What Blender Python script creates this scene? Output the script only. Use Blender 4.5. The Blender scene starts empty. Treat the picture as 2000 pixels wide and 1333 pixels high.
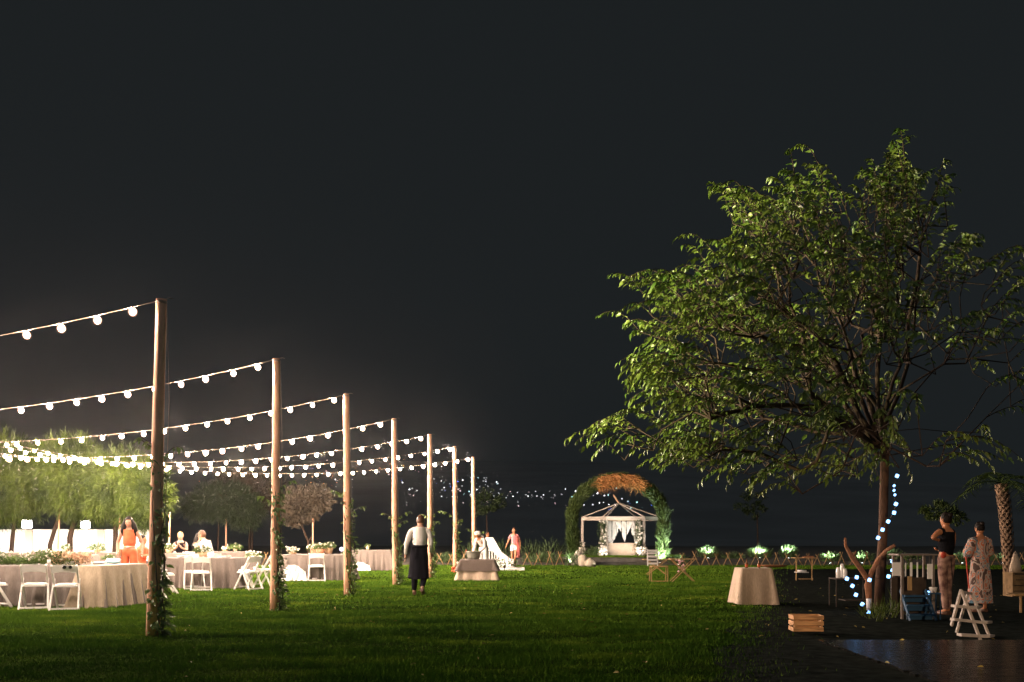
import bpy, bmesh, math, random
import numpy as np
from mathutils import Vector, Matrix
R = math.radians
PI = math.pi
random.seed(7)
rng = np.random.default_rng(11)
S = bpy.context.scene
COL = S.collection

# ------------------------------------------------------------------ camera, sky, light, exposure
F = 1944.0          # focal length in pixels of the 2000 px wide photograph (35 mm lens)
CH = 1.335          # camera height
cam_d = bpy.data.cameras.new('camera')
cam_d.sensor_width = 36; cam_d.lens = 35.0
cam_d.shift_y = 378.5 / 2000
cam_d.clip_end = 6000
cam_d.dof.use_dof = True
cam_d.dof.focus_distance = 16.0
cam_d.dof.aperture_fstop = 2.4
cam = bpy.data.objects.new('camera', cam_d); COL.objects.link(cam)
cam.location = (0, 0, CH); cam.rotation_euler = (R(90), 0, 0)
S.camera = cam

world = bpy.data.worlds.new('World'); S.world = world; world.use_nodes = True
wn = world.node_tree.nodes; wl = world.node_tree.links
bg = wn['Background']
bg.inputs['Color'].default_value = (0.0113, 0.0139, 0.0152, 1)
bg.inputs['Strength'].default_value = 1.0

sun_d = bpy.data.lights.new('fill_sun', 'SUN')  # weak soft sun added as fill to lift the night blacks
sun_d.energy = 0.17; sun_d.angle = R(25); sun_d.color = (0.80, 0.92, 1.0)
sun = bpy.data.objects.new('fill_sun', sun_d); COL.objects.link(sun)
sun.rotation_euler = (R(38), R(-12), R(15))

S.view_settings.view_transform = 'Standard'
S.view_settings.look = 'None'
S.view_settings.exposure = 0
S.view_settings.gamma = 1
S.view_settings.use_curve_mapping = False
S.render.engine = 'CYCLES'
S.cycles.use_denoising = True
S.cycles.max_bounces = 4
S.cycles.diffuse_bounces = 2
S.cycles.glossy_bounces = 2
S.cycles.transmission_bounces = 2
S.cycles.volume_bounces = 0
S.cycles.transparent_max_bounces = 10
S.cycles.sample_clamp_indirect = 3
S.cycles.caustics_reflective = False
S.cycles.caustics_refractive = False
S.cycles.use_light_tree = True

BULB_L = 2950.0       # radiance of the festoon bulbs
HAZE = True

def X(px, d): return (px - 1000) * d / F
def Z(py, d): return CH + (1045 - py) * d / F

# ------------------------------------------------------------------ materials
def mat(name, col, rough=0.7, var=0.25, scale=8.0, bump=0.0, metal=0.0, spec=0.4, col2=None, trans=0.0, stretch=None, detail=4, sheen=0.0):
    m = bpy.data.materials.new(name); m.use_nodes = True
    n = m.node_tree.nodes; l = m.node_tree.links
    b = n['Principled BSDF']; out = n['Material Output']
    b.inputs['Roughness'].default_value = rough
    b.inputs['Metallic'].default_value = metal
    b.inputs['Specular IOR Level'].default_value = spec
    if sheen: b.inputs['Sheen Weight'].default_value = sheen
    tc = n.new('ShaderNodeTexCoord'); mp = n.new('ShaderNodeMapping')
    l.new(tc.outputs['Object'], mp.inputs['Vector'])
    if stretch: mp.inputs['Scale'].default_value = stretch
    nz = n.new('ShaderNodeTexNoise'); nz.inputs['Scale'].default_value = scale; nz.inputs['Detail'].default_value = detail
    l.new(mp.outputs['Vector'], nz.inputs['Vector'])
    rp = n.new('ShaderNodeValToRGB')
    c2 = col2 if col2 else tuple(c * (1 - var) for c in col)
    c1 = col if col2 else tuple(min(1, c * (1 + var)) for c in col)
    rp.color_ramp.elements[0].position = 0.32; rp.color_ramp.elements[0].color = (*c2, 1)
    rp.color_ramp.elements[1].position = 0.68; rp.color_ramp.elements[1].color = (*c1, 1)
    l.new(nz.outputs['Fac'], rp.inputs['Fac'])
    l.new(rp.outputs['Color'], b.inputs['Base Color'])
    if bump:
        bp = n.new('ShaderNodeBump'); bp.inputs['Strength'].default_value = bump; bp.inputs['Distance'].default_value = 0.02
        l.new(nz.outputs['Fac'], bp.inputs['Height']); l.new(bp.outputs['Normal'], b.inputs['Normal'])
    if trans:
        t = n.new('ShaderNodeBsdfTranslucent'); mx = n.new('ShaderNodeMixShader'); mx.inputs[0].default_value = trans
        l.new(rp.outputs['Color'], t.inputs['Color'])
        l.new(b.outputs[0], mx.inputs[1]); l.new(t.outputs[0], mx.inputs[2]); l.new(mx.outputs[0], out.inputs['Surface'])
    return m

def emis(name, col, s, sampling='AUTO'):
    m = bpy.data.materials.new(name); m.use_nodes = True
    n = m.node_tree.nodes; l = m.node_tree.links
    for x in list(n):
        if x.type == 'BSDF_PRINCIPLED': n.remove(x)
    e = n.new('ShaderNodeEmission'); e.inputs['Color'].default_value = (*col, 1); e.inputs['Strength'].default_value = s
    l.new(e.outputs[0], n['Material Output'].inputs['Surface'])
    m.cycles.emission_sampling = sampling
    return m

M = {}
M['bark'] = mat('bark', (0.10, 0.052, 0.03), 0.9, 0.4, 14, 0.6, stretch=(1, 1, .3))
M['branch'] = mat('branch', (0.040, 0.023, 0.013), 0.85, 0.3, 20, 0.3)
M['pole'] = mat('pole_wood', (0.74, 0.40, 0.25), 0.75, 0.22, 9, 0.35, stretch=(3, 3, .35))
M['white'] = mat('white_resin', (0.80, 0.77, 0.73), 0.45, 0.04, 5)
M['cushion'] = mat('white_vinyl', (0.82, 0.79, 0.75), 0.5, 0.05, 6)
def linen(name, col, sc=60):
    m = mat(name, col, 0.9, 0.13, sc, 0.25, sheen=0.1, stretch=(1, 1, .25)); return m
M['linen'] = linen('grey_linen', (0.17, 0.142, 0.122))
M['linen_light'] = linen('sand_linen', (0.50, 0.39, 0.29))
M['linen_tan'] = linen('tan_linen', (0.38, 0.31, 0.22))
M['linen_dark'] = linen('brown_linen', (0.13, 0.10, 0.082))
M['cloth_white'] = linen('white_cloth', (0.82, 0.79, 0.74))
M['plate'] = mat('plate_white', (0.85, 0.83, 0.80), 0.3, 0.03, 6)
M['wall'] = mat('wall_plaster', (0.80, 0.72, 0.62), 0.9, 0.06, 3, 0.1)
M['wall2'] = mat('pillar_plaster', (0.62, 0.50, 0.38), 0.9, 0.06, 3, 0.1)
M['steel'] = mat('galvanised', (0.42, 0.42, 0.36), 0.42, 0.2, 10, 0.1, metal=0.6)
M['dark_metal'] = mat('dark_metal', (0.05, 0.035, 0.025), 0.5, 0.2, 10, metal=0.3)
M['frame_metal'] = mat('painted_frame', (0.52, 0.45, 0.38), 0.6, 0.1, 10)
M['wood'] = mat('folding_wood', (0.42, 0.26, 0.11), 0.6, 0.2, 12, 0.1, stretch=(4, 4, .6))
M['crate'] = mat('crate_wood', (0.50, 0.27, 0.12), 0.8, 0.35, 9, 0.3, stretch=(.6, 5, 5))
M['bamboo'] = mat('bamboo', (0.38, 0.23, 0.10), 0.6, 0.25, 12)
M['rustwood'] = mat('driftwood', (0.30, 0.13, 0.06), 0.8, 0.3, 12, 0.5, stretch=(3, 3, .5))
M['kraft'] = mat('kraft_pot', (0.66, 0.42, 0.26), 0.8, 0.08, 8)
M['terracotta'] = mat('terracotta', (0.50, 0.22, 0.12), 0.8, 0.12, 8)
M['stone'] = mat('pale_stoneware', (0.50, 0.44, 0.34), 0.85, 0.12, 12, 0.2)
M['leaf'] = mat('tree_leaf', (0.17, 0.22, 0.035), 0.42, 0, 2.2, col2=(0.05, 0.115, 0.012), trans=0.08, spec=0.6)
M['vine'] = mat('vine_leaf', (0.12, 0.19, 0.035), 0.5, 0, 6, col2=(0.05, 0.10, 0.02), trans=0.2)
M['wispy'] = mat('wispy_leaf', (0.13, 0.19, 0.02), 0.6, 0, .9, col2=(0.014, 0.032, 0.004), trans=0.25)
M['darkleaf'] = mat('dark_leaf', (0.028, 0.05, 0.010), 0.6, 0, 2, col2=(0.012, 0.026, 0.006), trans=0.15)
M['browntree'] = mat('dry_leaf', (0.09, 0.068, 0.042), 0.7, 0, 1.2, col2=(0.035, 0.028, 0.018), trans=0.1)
M['hedge'] = mat('arch_leaf', (0.065, 0.10, 0.018), 0.6, 0, 3, col2=(0.022, 0.045, 0.008), trans=0.15)
M['shrub'] = mat('shrub_leaf', (0.16, 0.24, 0.10), 0.6, 0, 5, col2=(0.08, 0.14, 0.05), trans=0.3)
M['pampas'] = mat('pampas', (0.50, 0.235, 0.08), 0.8, 0.25, 6, trans=0.2)
M['petal'] = mat('white_petal', (0.78, 0.72, 0.62), 0.7, 0.12, 20, trans=0.2)
M['redpetal'] = mat('red_petal', (0.50, 0.06, 0.03), 0.7, 0.2, 20, trans=0.2)
M['coral'] = mat('coral_petal', (0.75, 0.17, 0.07), 0.7, 0.2, 20, trans=0.2)
M['skin'] = mat('skin', (0.46, 0.25, 0.17), 0.55, 0.06, 8)
M['tanskin'] = mat('tanned_skin', (0.45, 0.19, 0.09), 0.55, 0.06, 8)
M['darkhair'] = mat('dark_hair', (0.012, 0.008, 0.006), 0.6, 0.3, 20, 0.2, spec=.15, stretch=(4, 4, 1))
M['brownhair'] = mat('brown_hair', (0.10, 0.045, 0.02), 0.5, 0.3, 20, 0.2)
M['blond'] = mat('blond_hair', (0.50, 0.30, 0.13), 0.5, 0.2, 20, 0.2)
M['coralcloth'] = mat('coral_fabric', (0.70, 0.13, 0.05), 0.8, 0.14, 14, 0.3)
M['pink'] = mat('pink_fabric', (0.66, 0.24, 0.24), 0.8, 0.2, 14, 0.2)
M['scarf'] = mat('salmon_fabric', (0.80, 0.20, 0.16), 0.8, 0.1, 14, 0.2)
M['shirt'] = mat('shirt_fabric', (0.82, 0.77, 0.71), 0.85, 0.12, 5, 0.4, stretch=(1, 1, .4))
M['whitecloth'] = mat('white_garment', (0.80, 0.77, 0.73), 0.85, 0.06, 6, 0.2)
M['black'] = mat('black_fabric', (0.008, 0.008, 0.010), 0.95, 0.3, 8, 0.2, spec=.05)
M['navy'] = mat('dark_apron', (0.009, 0.009, 0.013), 0.95, 0.3, 7, 0.4, stretch=(2, 2, .4), spec=.08)
M['shoe'] = mat('brown_shoe', (0.10, 0.05, 0.03), 0.4, 0.2, 8)
M['floral'] = mat('floral_fabric', (0.42, 0.26, 0.19), 0.85, 0, 9, col2=(0.09, 0.035, 0.03), detail=2)
M['glassdark'] = mat('dark_lens', (0.01, 0.01, 0.01), 0.15, 0.1, 8, spec=0.6)
M['blue'] = mat('blue_paint', (0.010, 0.055, 0.12), 0.5, 0.15, 8)
M['bottle'] = mat('amber_bottle', (0.22, 0.09, 0.03), 0.2, 0.2, 8, spec=0.6)
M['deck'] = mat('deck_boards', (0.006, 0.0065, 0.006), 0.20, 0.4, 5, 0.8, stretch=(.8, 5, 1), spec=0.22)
M['pallet'] = mat('dull_wood', (0.16, 0.10, 0.045), 0.85, 0.3, 9, 0.3)
M['ladder'] = mat('worn_white_paint', (0.40, 0.35, 0.31), 0.7, 0.18, 9, 0.2)
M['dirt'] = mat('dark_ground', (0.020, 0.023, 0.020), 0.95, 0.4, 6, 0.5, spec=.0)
M['soil'] = mat('bank_soil', (0.10, 0.09, 0.075), 0.95, 0.4, 3, 0.5)
M['hill'] = mat('hill_scrub', (0.22, 0.22, 0.22), 1.0, 0.15, .02)
M['socket'] = mat('lamp_socket', (0.03, 0.03, 0.03), 0.5)
M['cable'] = mat('rubber_cable', (0.30, 0.22, 0.17), 0.6, 0.1)
M['palm'] = mat('palm_bark', (0.10, 0.06, 0.035), 0.85, 0.4, 9, 0.6)
M['palmboot'] = mat('palm_boot', (0.24, 0.15, 0.09), 0.8, 0.4, 3, 0.4)
M['bulb'] = emis('bulb_glow', (1.0, 0.75, 0.59), BULB_L)
M['led'] = emis('led_glow', (0.22, 0.50, 1.0), 5)
M['cube'] = emis('lantern_glow', (1.0, 0.94, 0.92), 22)
M['spotglow'] = emis('spot_lens_glow', (0.9, 1.0, 0.92), 12, 'NONE')

def ground_material(name, c1, c2, c3):
    m = bpy.data.materials.new(name); m.use_nodes = True
    n = m.node_tree.nodes; l = m.node_tree.links; b = n['Principled BSDF']
    b.inputs['Roughness'].default_value = 0.9; b.inputs['Specular IOR Level'].default_value = 0.0
    tc = n.new('ShaderNodeTexCoord')
    mp = n.new('ShaderNodeMapping'); mp.inputs['Scale'].default_value = (.35, .8, .3)
    l.new(tc.outputs['Object'], mp.inputs['Vector'])
    a = n.new('ShaderNodeTexNoise'); a.inputs['Scale'].default_value = 1.6; a.inputs['Detail'].default_value = 6; a.inputs['Roughness'].default_value = .65
    l.new(mp.outputs['Vector'], a.inputs['Vector'])
    r = n.new('ShaderNodeValToRGB'); r.color_ramp.elements[0].position = .33; r.color_ramp.elements[0].color = (*c2, 1)
    r.color_ramp.elements[1].position = .68; r.color_ramp.elements[1].color = (*c1, 1)
    e = r.color_ramp.elements.new(.55); e.color = (*c3, 1)
    l.new(a.outputs['Fac'], r.inputs['Fac']); l.new(r.outputs['Color'], b.inputs['Base Color'])
    f = n.new('ShaderNodeTexNoise'); f.inputs['Scale'].default_value = 60; l.new(tc.outputs['Object'], f.inputs['Vector'])
    bp = n.new('ShaderNodeBump'); bp.inputs['Strength'].default_value = .6; bp.inputs['Distance'].default_value = .03
    l.new(f.outputs['Fac'], bp.inputs['Height']); l.new(bp.outputs['Normal'], b.inputs['Normal'])
    return m
M['lawn'] = ground_material('lawn_soil', (0.032, 0.055, 0.008), (0.014, 0.028, 0.005), (0.022, 0.04, 0.006))
M['grass'] = ground_material('grass_blade', (0.19, 0.265, 0.028), (0.040, 0.100, 0.012), (0.09, 0.172, 0.016))
M['grass'].node_tree.nodes['Bump'].inputs['Strength'].default_value = 0

# ------------------------------------------------------------------ mesh builder
class MB:
    def __init__(s): s.v = []; s.f = []; s.sm = []; s.mi = []; s.m = 0
    def add(s, vs, fs, smooth=False):
        o = len(s.v); s.v += [tuple(p) for p in vs]
        s.f += [tuple(i + o for i in f) for f in fs]; s.sm += [smooth] * len(fs); s.mi += [s.m] * len(fs); return s
    def box(s, c, d, rz=0, ry=0, rx=0, top=1.0):
        m = Matrix.Rotation(rz, 3, 'Z') @ Matrix.Rotation(ry, 3, 'Y') @ Matrix.Rotation(rx, 3, 'X')
        c = Vector(c); vs = []
        for z in (-.5, .5):
            k = top if z > 0 else 1
            for x, y in ((-.5, -.5), (.5, -.5), (.5, .5), (-.5, .5)):
                vs.append(c + m @ Vector((x * d[0] * k, y * d[1] * k, z * d[2])))
        return s.add(vs, [(3, 2, 1, 0), (4, 5, 6, 7), (0, 1, 5, 4), (1, 2, 6, 5), (2, 3, 7, 6), (3, 0, 4, 7)])
    def bar(s, a, b, w, h=None, up=(0, 0, 1)):
        a = Vector(a); b = Vector(b); h = h or w; d = (b - a)
        if d.length < 1e-6: return s
        t = d.normalized(); u = Vector(up)
        if abs(t.dot(u)) > .97: u = Vector((0, 1, 0))
        x = t.cross(u).normalized(); y = x.cross(t).normalized()
        vs = []
        for p in (a, b):
            for i, j in ((-1, -1), (1, -1), (1, 1), (-1, 1)): vs.append(p + x * i * w / 2 + y * j * h / 2)
        return s.add(vs, [(3, 2, 1, 0), (4, 5, 6, 7), (0, 1, 5, 4), (1, 2, 6, 5), (2, 3, 7, 6), (3, 0, 4, 7)])
    def tube(s, pts, r, n=8, cap=True, smooth=True):
        pts = [Vector(p) for p in pts]; k = len(pts)
        rs = r if isinstance(r, (list, tuple)) else [r] * k
        vs = []; up = None
        for i, p in enumerate(pts):
            t = (pts[min(i + 1, k - 1)] - pts[max(i - 1, 0)])
            t = t.normalized() if t.length > 1e-9 else Vector((0, 0, 1))
            if up is None:
                up = Vector((0, 0, 1)) if abs(t.z) < .9 else Vector((1, 0, 0))
            x = t.cross(up)
            x = x.normalized() if x.length > 1e-6 else Vector((1, 0, 0))
            y = x.cross(t).normalized(); up = y
            for j in range(n):
                a = 2 * PI * j / n
                vs.append(p + (x * math.cos(a) + y * math.sin(a)) * rs[i])
        fs = []
        for i in range(k - 1):
            for j in range(n):
                fs.append((i * n + j, i * n + (j + 1) % n, (i + 1) * n + (j + 1) % n, (i + 1) * n + j))
        s.add(vs, fs, smooth)
        if cap:
            o = len(s.v) - len(vs)
            s.f.append(tuple(o + j for j in range(n))[::-1]); s.f.append(tuple(o + (k - 1) * n + j for j in range(n)))
            s.sm += [False, False]; s.mi += [s.m] * 2
        return s
    def lathe(s, prof, c=(0, 0, 0), n=16, smooth=True, sx=1, sy=1):
        vs = []; fs = []
        for r, z in prof:
            for j in range(n):
                a = 2 * PI * j / n; vs.append((c[0] + r * sx * math.cos(a), c[1] + r * sy * math.sin(a), c[2] + z))
        for i in range(len(prof) - 1):
            for j in range(n): fs.append((i * n + j, i * n + (j + 1) % n, (i + 1) * n + (j + 1) % n, (i + 1) * n + j))
        fs.append(tuple(range(n))[::-1]); fs.append(tuple((len(prof) - 1) * n + j for j in range(n)))
        return s.add(vs, fs, smooth)
    def ball(s, c, r, nu=10, nv=7, jit=0):
        rx, ry, rz = r if isinstance(r, (tuple, list)) else (r, r, r)
        vs = [(c[0], c[1], c[2] - rz)]; fs = []
        for i in range(1, nv):
            a = -PI / 2 + PI * i / nv
            for j in range(nu):
                b = 2 * PI * j / nu; k = 1 + random.uniform(-jit, jit)
                vs.append((c[0] + rx * k * math.cos(a) * math.cos(b), c[1] + ry * k * math.cos(a) * math.sin(b), c[2] + rz * k * math.sin(a)))
        vs.append((c[0], c[1], c[2] + rz)); L = len(vs) - 1
        for j in range(nu): fs.append((0, 1 + (j + 1) % nu, 1 + j)); fs.append((L, 1 + (nv - 2) * nu + j, 1 + (nv - 2) * nu + (j + 1) % nu))
        for i in range(nv - 2):
            for j in range(nu): fs.append((1 + i * nu + j, 1 + i * nu + (j + 1) % nu, 1 + (i + 1) * nu + (j + 1) % nu, 1 + (i + 1) * nu + j))
        return s.add(vs, fs, True)
    def mesh(s, name):
        me = bpy.data.meshes.new(name); me.from_pydata(s.v, [], s.f); 
        me.polygons.foreach_set('use_smooth', s.sm); me.update(); return me
    def build(s, name, m, parent=None, bevel=0):
        me = s.mesh(name); o = bpy.data.objects.new(name, me); COL.objects.link(o)
        ms = m if isinstance(m, (list, tuple)) else [m]
        for x in ms: me.materials.append(x)
        if len(ms) > 1: me.polygons.foreach_set('material_index', s.mi)
        if parent: o.parent = parent
        if bevel:
            b = o.modifiers.new('bevel', 'BEVEL'); b.width = bevel; b.segments = 2; b.limit_method = 'ANGLE'
        return o

def arr_mesh(name, V, Fc, m, parent=None, smooth=False):
    """V (N,k,3) copies of a template of k points, Fc list of faces of the template"""
    N, k, _ = V.shape
    me = bpy.data.meshes.new(name)
    lens = np.array([len(f) for f in Fc]); flat = np.concatenate([np.array(f) for f in Fc])
    loops = (flat[None, :] + (np.arange(N) * k)[:, None]).ravel()
    tot = np.tile(lens, N); start = np.concatenate([[0], np.cumsum(tot)[:-1]])
    me.vertices.add(N * k); me.vertices.foreach_set('co', V.astype(np.float32).ravel())
    me.loops.add(len(loops)); me.loops.foreach_set('vertex_index', loops.astype(np.int32))
    me.polygons.add(len(tot)); me.polygons.foreach_set('loop_start', start.astype(np.int32))
    me.polygons.foreach_set('loop_total', tot.astype(np.int32))
    me.update(calc_edges=True)
    if smooth: me.polygons.foreach_set('use_smooth', np.ones(len(tot), bool))
    me.materials.append(m)
    o = bpy.data.objects.new(name, me); COL.objects.link(o)
    if parent: o.parent = parent
    return o

def frames(d, roll, up=None):
    """orthonormal frames (N,3,3), columns x,y,z with y along d, z roughly up, turned by roll"""
    d = d / (np.linalg.norm(d, axis=1, keepdims=True) + 1e-9)
    u = np.tile(np.array([0, 0, 1.0]), (len(d), 1)) if up is None else up
    bad = np.abs((d * u).sum(1)) > .96
    u = np.where(bad[:, None], np.array([1.0, 0, 0]), u)
    x = np.cross(d, u); x /= np.linalg.norm(x, axis=1, keepdims=True)
    z = np.cross(x, d)
    c = np.cos(roll)[:, None]; s_ = np.sin(roll)[:, None]
    x2 = x * c + z * s_; z2 = -x * s_ + z * c
    return np.stack([x2, d, z2], axis=2)

LEAF_V = np.array([(0, 0, 0), (-.24, .28, .05), (0, .3, -.03), (.24, .28, .05), (-.20, .62, -.02), (0, .65, -.10), (.20, .62, -.02), (0, 1, -.28)], float)
LEAF_F = [(0, 2, 1), (0, 3, 2), (1, 2, 5, 4), (2, 3, 6, 5), (4, 5, 7), (5, 6, 7)]
BLADE_V = np.array([(-.5, 0, 0), (.5, 0, 0), (.32, .55, .06), (-.32, .55, .06), (0, 1, -.06)], float)
BLADE_F = [(0, 1, 2, 3), (3, 2, 4)]
def leaves(name, pos, d, size, width, m, parent=None, tv=LEAF_V, tf=LEAF_F, roll=None):
    pos = np.asarray(pos, float); d = np.asarray(d, float); N = len(pos)
    size = np.broadcast_to(size, (N,)); width = np.broadcast_to(width, (N,))
    roll = rng.uniform(-1.1, 1.1, N) if roll is None else roll
    Fm = frames(d, roll)
    T = np.tile(tv[None], (N, 1, 1)) * np.stack([width, size, size], 1)[:, None, :]
    V = np.einsum('nij,nkj->nki', Fm, T) + pos[:, None, :]
    return arr_mesh(name, V, tf, m, parent)

# ------------------------------------------------------------------ bookkeeping
def tag(o, label=None, cat=None, group=None, kind=None):
    if label: o['label'] = label
    if cat: o['category'] = cat
    if group: o['group'] = group
    if kind: o['kind'] = kind
    return o
def thing(name, label, cat, loc=(0, 0, 0), rz=0, group=None):
    o = bpy.data.objects.new(name, None); COL.objects.link(o); o.empty_display_size = .1
    o.location = loc; o.rotation_euler = (0, 0, rz)
    return tag(o, label, cat, group)
def copy_tree(o, parent=None):
    c = o.copy(); COL.objects.link(c)
    if parent: c.parent = parent
    for ch in list(o.children): copy_tree(ch, c)
    return c

# ================================================================== GROUND
g = MB(); 
g.add([(-2500, -40, 0), (2500, -40, 0), (2500, 3000, 0), (-2500, 3000, 0)], [(0, 1, 2, 3)])
tag(g.build('lawn', M['lawn']), 'clipped green lawn', kind='structure')

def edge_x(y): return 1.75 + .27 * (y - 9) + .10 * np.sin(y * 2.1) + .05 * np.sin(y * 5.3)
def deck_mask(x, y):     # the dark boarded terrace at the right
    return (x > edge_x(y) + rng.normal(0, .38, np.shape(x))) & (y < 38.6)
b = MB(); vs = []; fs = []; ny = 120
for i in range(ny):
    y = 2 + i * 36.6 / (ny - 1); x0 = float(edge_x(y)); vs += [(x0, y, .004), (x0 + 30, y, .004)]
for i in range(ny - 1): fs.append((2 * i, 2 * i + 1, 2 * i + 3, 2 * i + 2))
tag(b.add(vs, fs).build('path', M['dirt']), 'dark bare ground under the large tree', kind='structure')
b = MB()
for i in range(42):
    y = 6.6 + i * .14
    b.box((3.8 + 5, y, .016), (10 + random.uniform(-.05, .05), .13, .024))
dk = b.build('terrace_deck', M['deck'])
tag(dk, 'dark wooden terrace boards', kind='structure')

# grass blades
def grass(n, y0, y1, h, w, name):
    ys = np.sqrt(rng.uniform(y0 * y0, y1 * y1, n))
    xs = rng.uniform(-.56, .56, n) * ys
    ok = ~deck_mask(xs, ys); xs = xs[ok]; ys = ys[ok]; n = len(xs)
    # tufts; thinner, shorter streaks stand in for shadows of turf undulations
    tuft = (np.sin(xs * 3.1 + np.sin(ys * 2.3) * 1.7) * np.sin(ys * 4.7 + np.sin(xs * 1.9)) + 1) / 2
    shade_streak = sum(np.sin(xs * a_ + np.sin(ys * b_ * .7 + c_) * 1.6 + c_) * np.sin(ys * b_ + np.sin(xs * a_ * .6) * 1.3 + c_ * 2) for a_, b_, c_ in ((.9, 2.2, .4), (1.7, 4.1, 1.9), (3.3, 7.3, 4.2))) / 3 * .5 + .5
    shade_streak = np.clip((shade_streak - .22) / .45, 0, 1)
    keep = rng.random(n) < .45 + .55 * shade_streak
    xs = xs[keep]; ys = ys[keep]; tuft = tuft[keep]; shade_streak = shade_streak[keep]; n = len(xs)
    hh = h * (0.3 + .45 * tuft + .55 * shade_streak) * rng.uniform(.6, 1.25, n)
    a = rng.uniform(0, 2 * PI, n); lean = rng.uniform(.05, .8, n)
    d = np.stack([np.cos(a) * lean, np.sin(a) * lean, np.ones(n)], 1); d /= np.linalg.norm(d, axis=1, keepdims=True)
    a2 = rng.uniform(0, 2 * PI, n); sx = np.stack([np.cos(a2), np.sin(a2), np.zeros(n)], 1) * (w * rng.uniform(.6, 1.3, n))[:, None]
    p = np.stack([xs, ys, np.zeros(n)], 1)
    V = np.stack([p - sx / 2, p + sx / 2, p + d * hh[:, None]], 1)
    o = arr_mesh(name, V, [(0, 1, 2)], M['grass'])
    tag(o, 'short green grass blades of the lawn', 'grass', kind='stuff')
grass(330000, 8.6, 17.5, .05, .009, 'grass')
grass(300000, 17.5, 30, .055, .016, 'grass')
grass(160000, 30, 44.5, .06, .03, 'grass')

# a few fallen leaves
n = 260; ys = np.sqrt(rng.uniform(81, 700, n)); xs = rng.uniform(-.35, .5, n) * ys
tag(leaves('fallen_leaves', np.stack([xs, ys, np.full(n, .045)], 1), np.stack([rng.normal(size=n), rng.normal(size=n), np.full(n, .05)], 1), rng.uniform(.04, .08, n), .05, mat('dry_fallen_leaf', (.26, .20, .04), .8, .3)), 'yellowed leaves scattered on the lawn', 'fallen leaves', kind='stuff')
# planted bank beyond the lattice fence and far hillside
b = MB(); nx = 60
vs = []; fs = []
for j, (y, z) in enumerate(((43.2, -.02), (43.6, .12), (46, .25), (60, .3), (110, .1), (111, -.05))):
    for i in range(nx + 1):
        vs.append((-60 + i * 2.2, y + random.uniform(-.1, .1) if j else y, z + (random.uniform(-.05, .05) if 0 < j < 5 else 0)))
for j in range(5):
    for i in range(nx): fs.append((j * (nx + 1) + i, j * (nx + 1) + i + 1, (j + 1) * (nx + 1) + i + 1, (j + 1) * (nx + 1) + i))
b.add(vs, fs, True); tag(b.build('ground_bank', M['soil']), 'dark planted bank behind the lawn', kind='structure')
b = MB(); vs = []; fs = []
SL = .1; rows = [(111.2, .03), (300, .06), (500, SL * 200), (800, SL * 500), (1200, SL * 900), (1600, 96), (2400, 60)]
for j, (y, z) in enumerate(rows):
    for i in range(61):
        x = -1500 + 50 * i; k = 1 if x < 250 else max(.42, 1 - (x - 250) / 700)
        if j < 2: k = 1
        vs.append((x, y, z * k + (random.uniform(-1, 1) if j > 3 else 0)))
for j in range(6):
    for i in range(60): fs.append((j * 61 + i, j * 61 + i + 1, (j + 1) * 61 + i + 1, (j + 1) * 61 + i))
b.add(vs, fs, True); tag(b.build('hills', M['hill']), 'dark hillside', kind='structure')

# ================================================================== STRING LIGHT POLES
TOP = [(315, 585), (540, 701), (676, 770), (769.5, 818), (839, 849), (888, 872), (923.5, 893)]
BOT = [(299, 1245), (537, 1192), (679, 1164), (772, 1142), (840, 1128), (889, 1120), (926, 1111)]
nth = ['nearest and tallest-looking', 'second', 'third', 'fourth', 'fifth', 'sixth', 'farthest']
POLES = []
for i in range(7):
    d = 2595 / (BOT[i][1] - 1045)
    d = [13.0, 17.45, 21.9, 26.4, 30.9, 35.3, 39.4][i]
    x0 = X(BOT[i][0], d); x1 = X(TOP[i][0], d); h = Z(TOP[i][1], d)
    r = [.075, .07, .07, .068, .07, .068, .066][i] * 1.04
    t = thing('wooden_pole', f'{nth[i]} round wooden pole of the row that carries the bulb strings', 'pole', (x0, d, 0), 0, 'wooden poles in a row across the lawn')
    POLES.append((t, x0, x1, d, h, r))
    k = 9; pts = []; rs = []
    for j in range(k + 1):
        u = j / k; pts.append(((x1 - x0) * u + random.uniform(-.006, .006), random.uniform(-.006, .006), h * u)); rs.append(r * (1.12 - .26 * u) * random.uniform(.97, 1.03))
    m = MB().tube(pts, rs, 14); m.build('shaft', M['pole'], t)
    m = MB()
    for q in range(3):   # wire wound round the top
        m.tube([((x1 - x0) + (r * .9) * math.cos(a), (r * .9) * math.sin(a), h - .03 - q * .012 + .004 * math.sin(3 * a)) for a in [z * PI / 6 for z in range(13)]], .006, 5, False)
    m.tube([(x1 - x0 + r * .5, 0, h), (x1 - x0 + r * 1.5, -.02, h + .012), (x1 - x0 + r * 2.1, -.02, h)], .005, 5)
    m.build('wire_wrap', M['cable'], t)
    m = MB().tube([(x1 - x0 + r * 1.0, -.01, h - .05), (x1 - x0 + r * 1.35, 0, h * .7), ((x1 - x0) * .5 + r * 1.45, 0, h * .4), (r * 1.6, 0, .1)], .004, 5)
    m.build('guy_wire', M['cable'], t)

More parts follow.
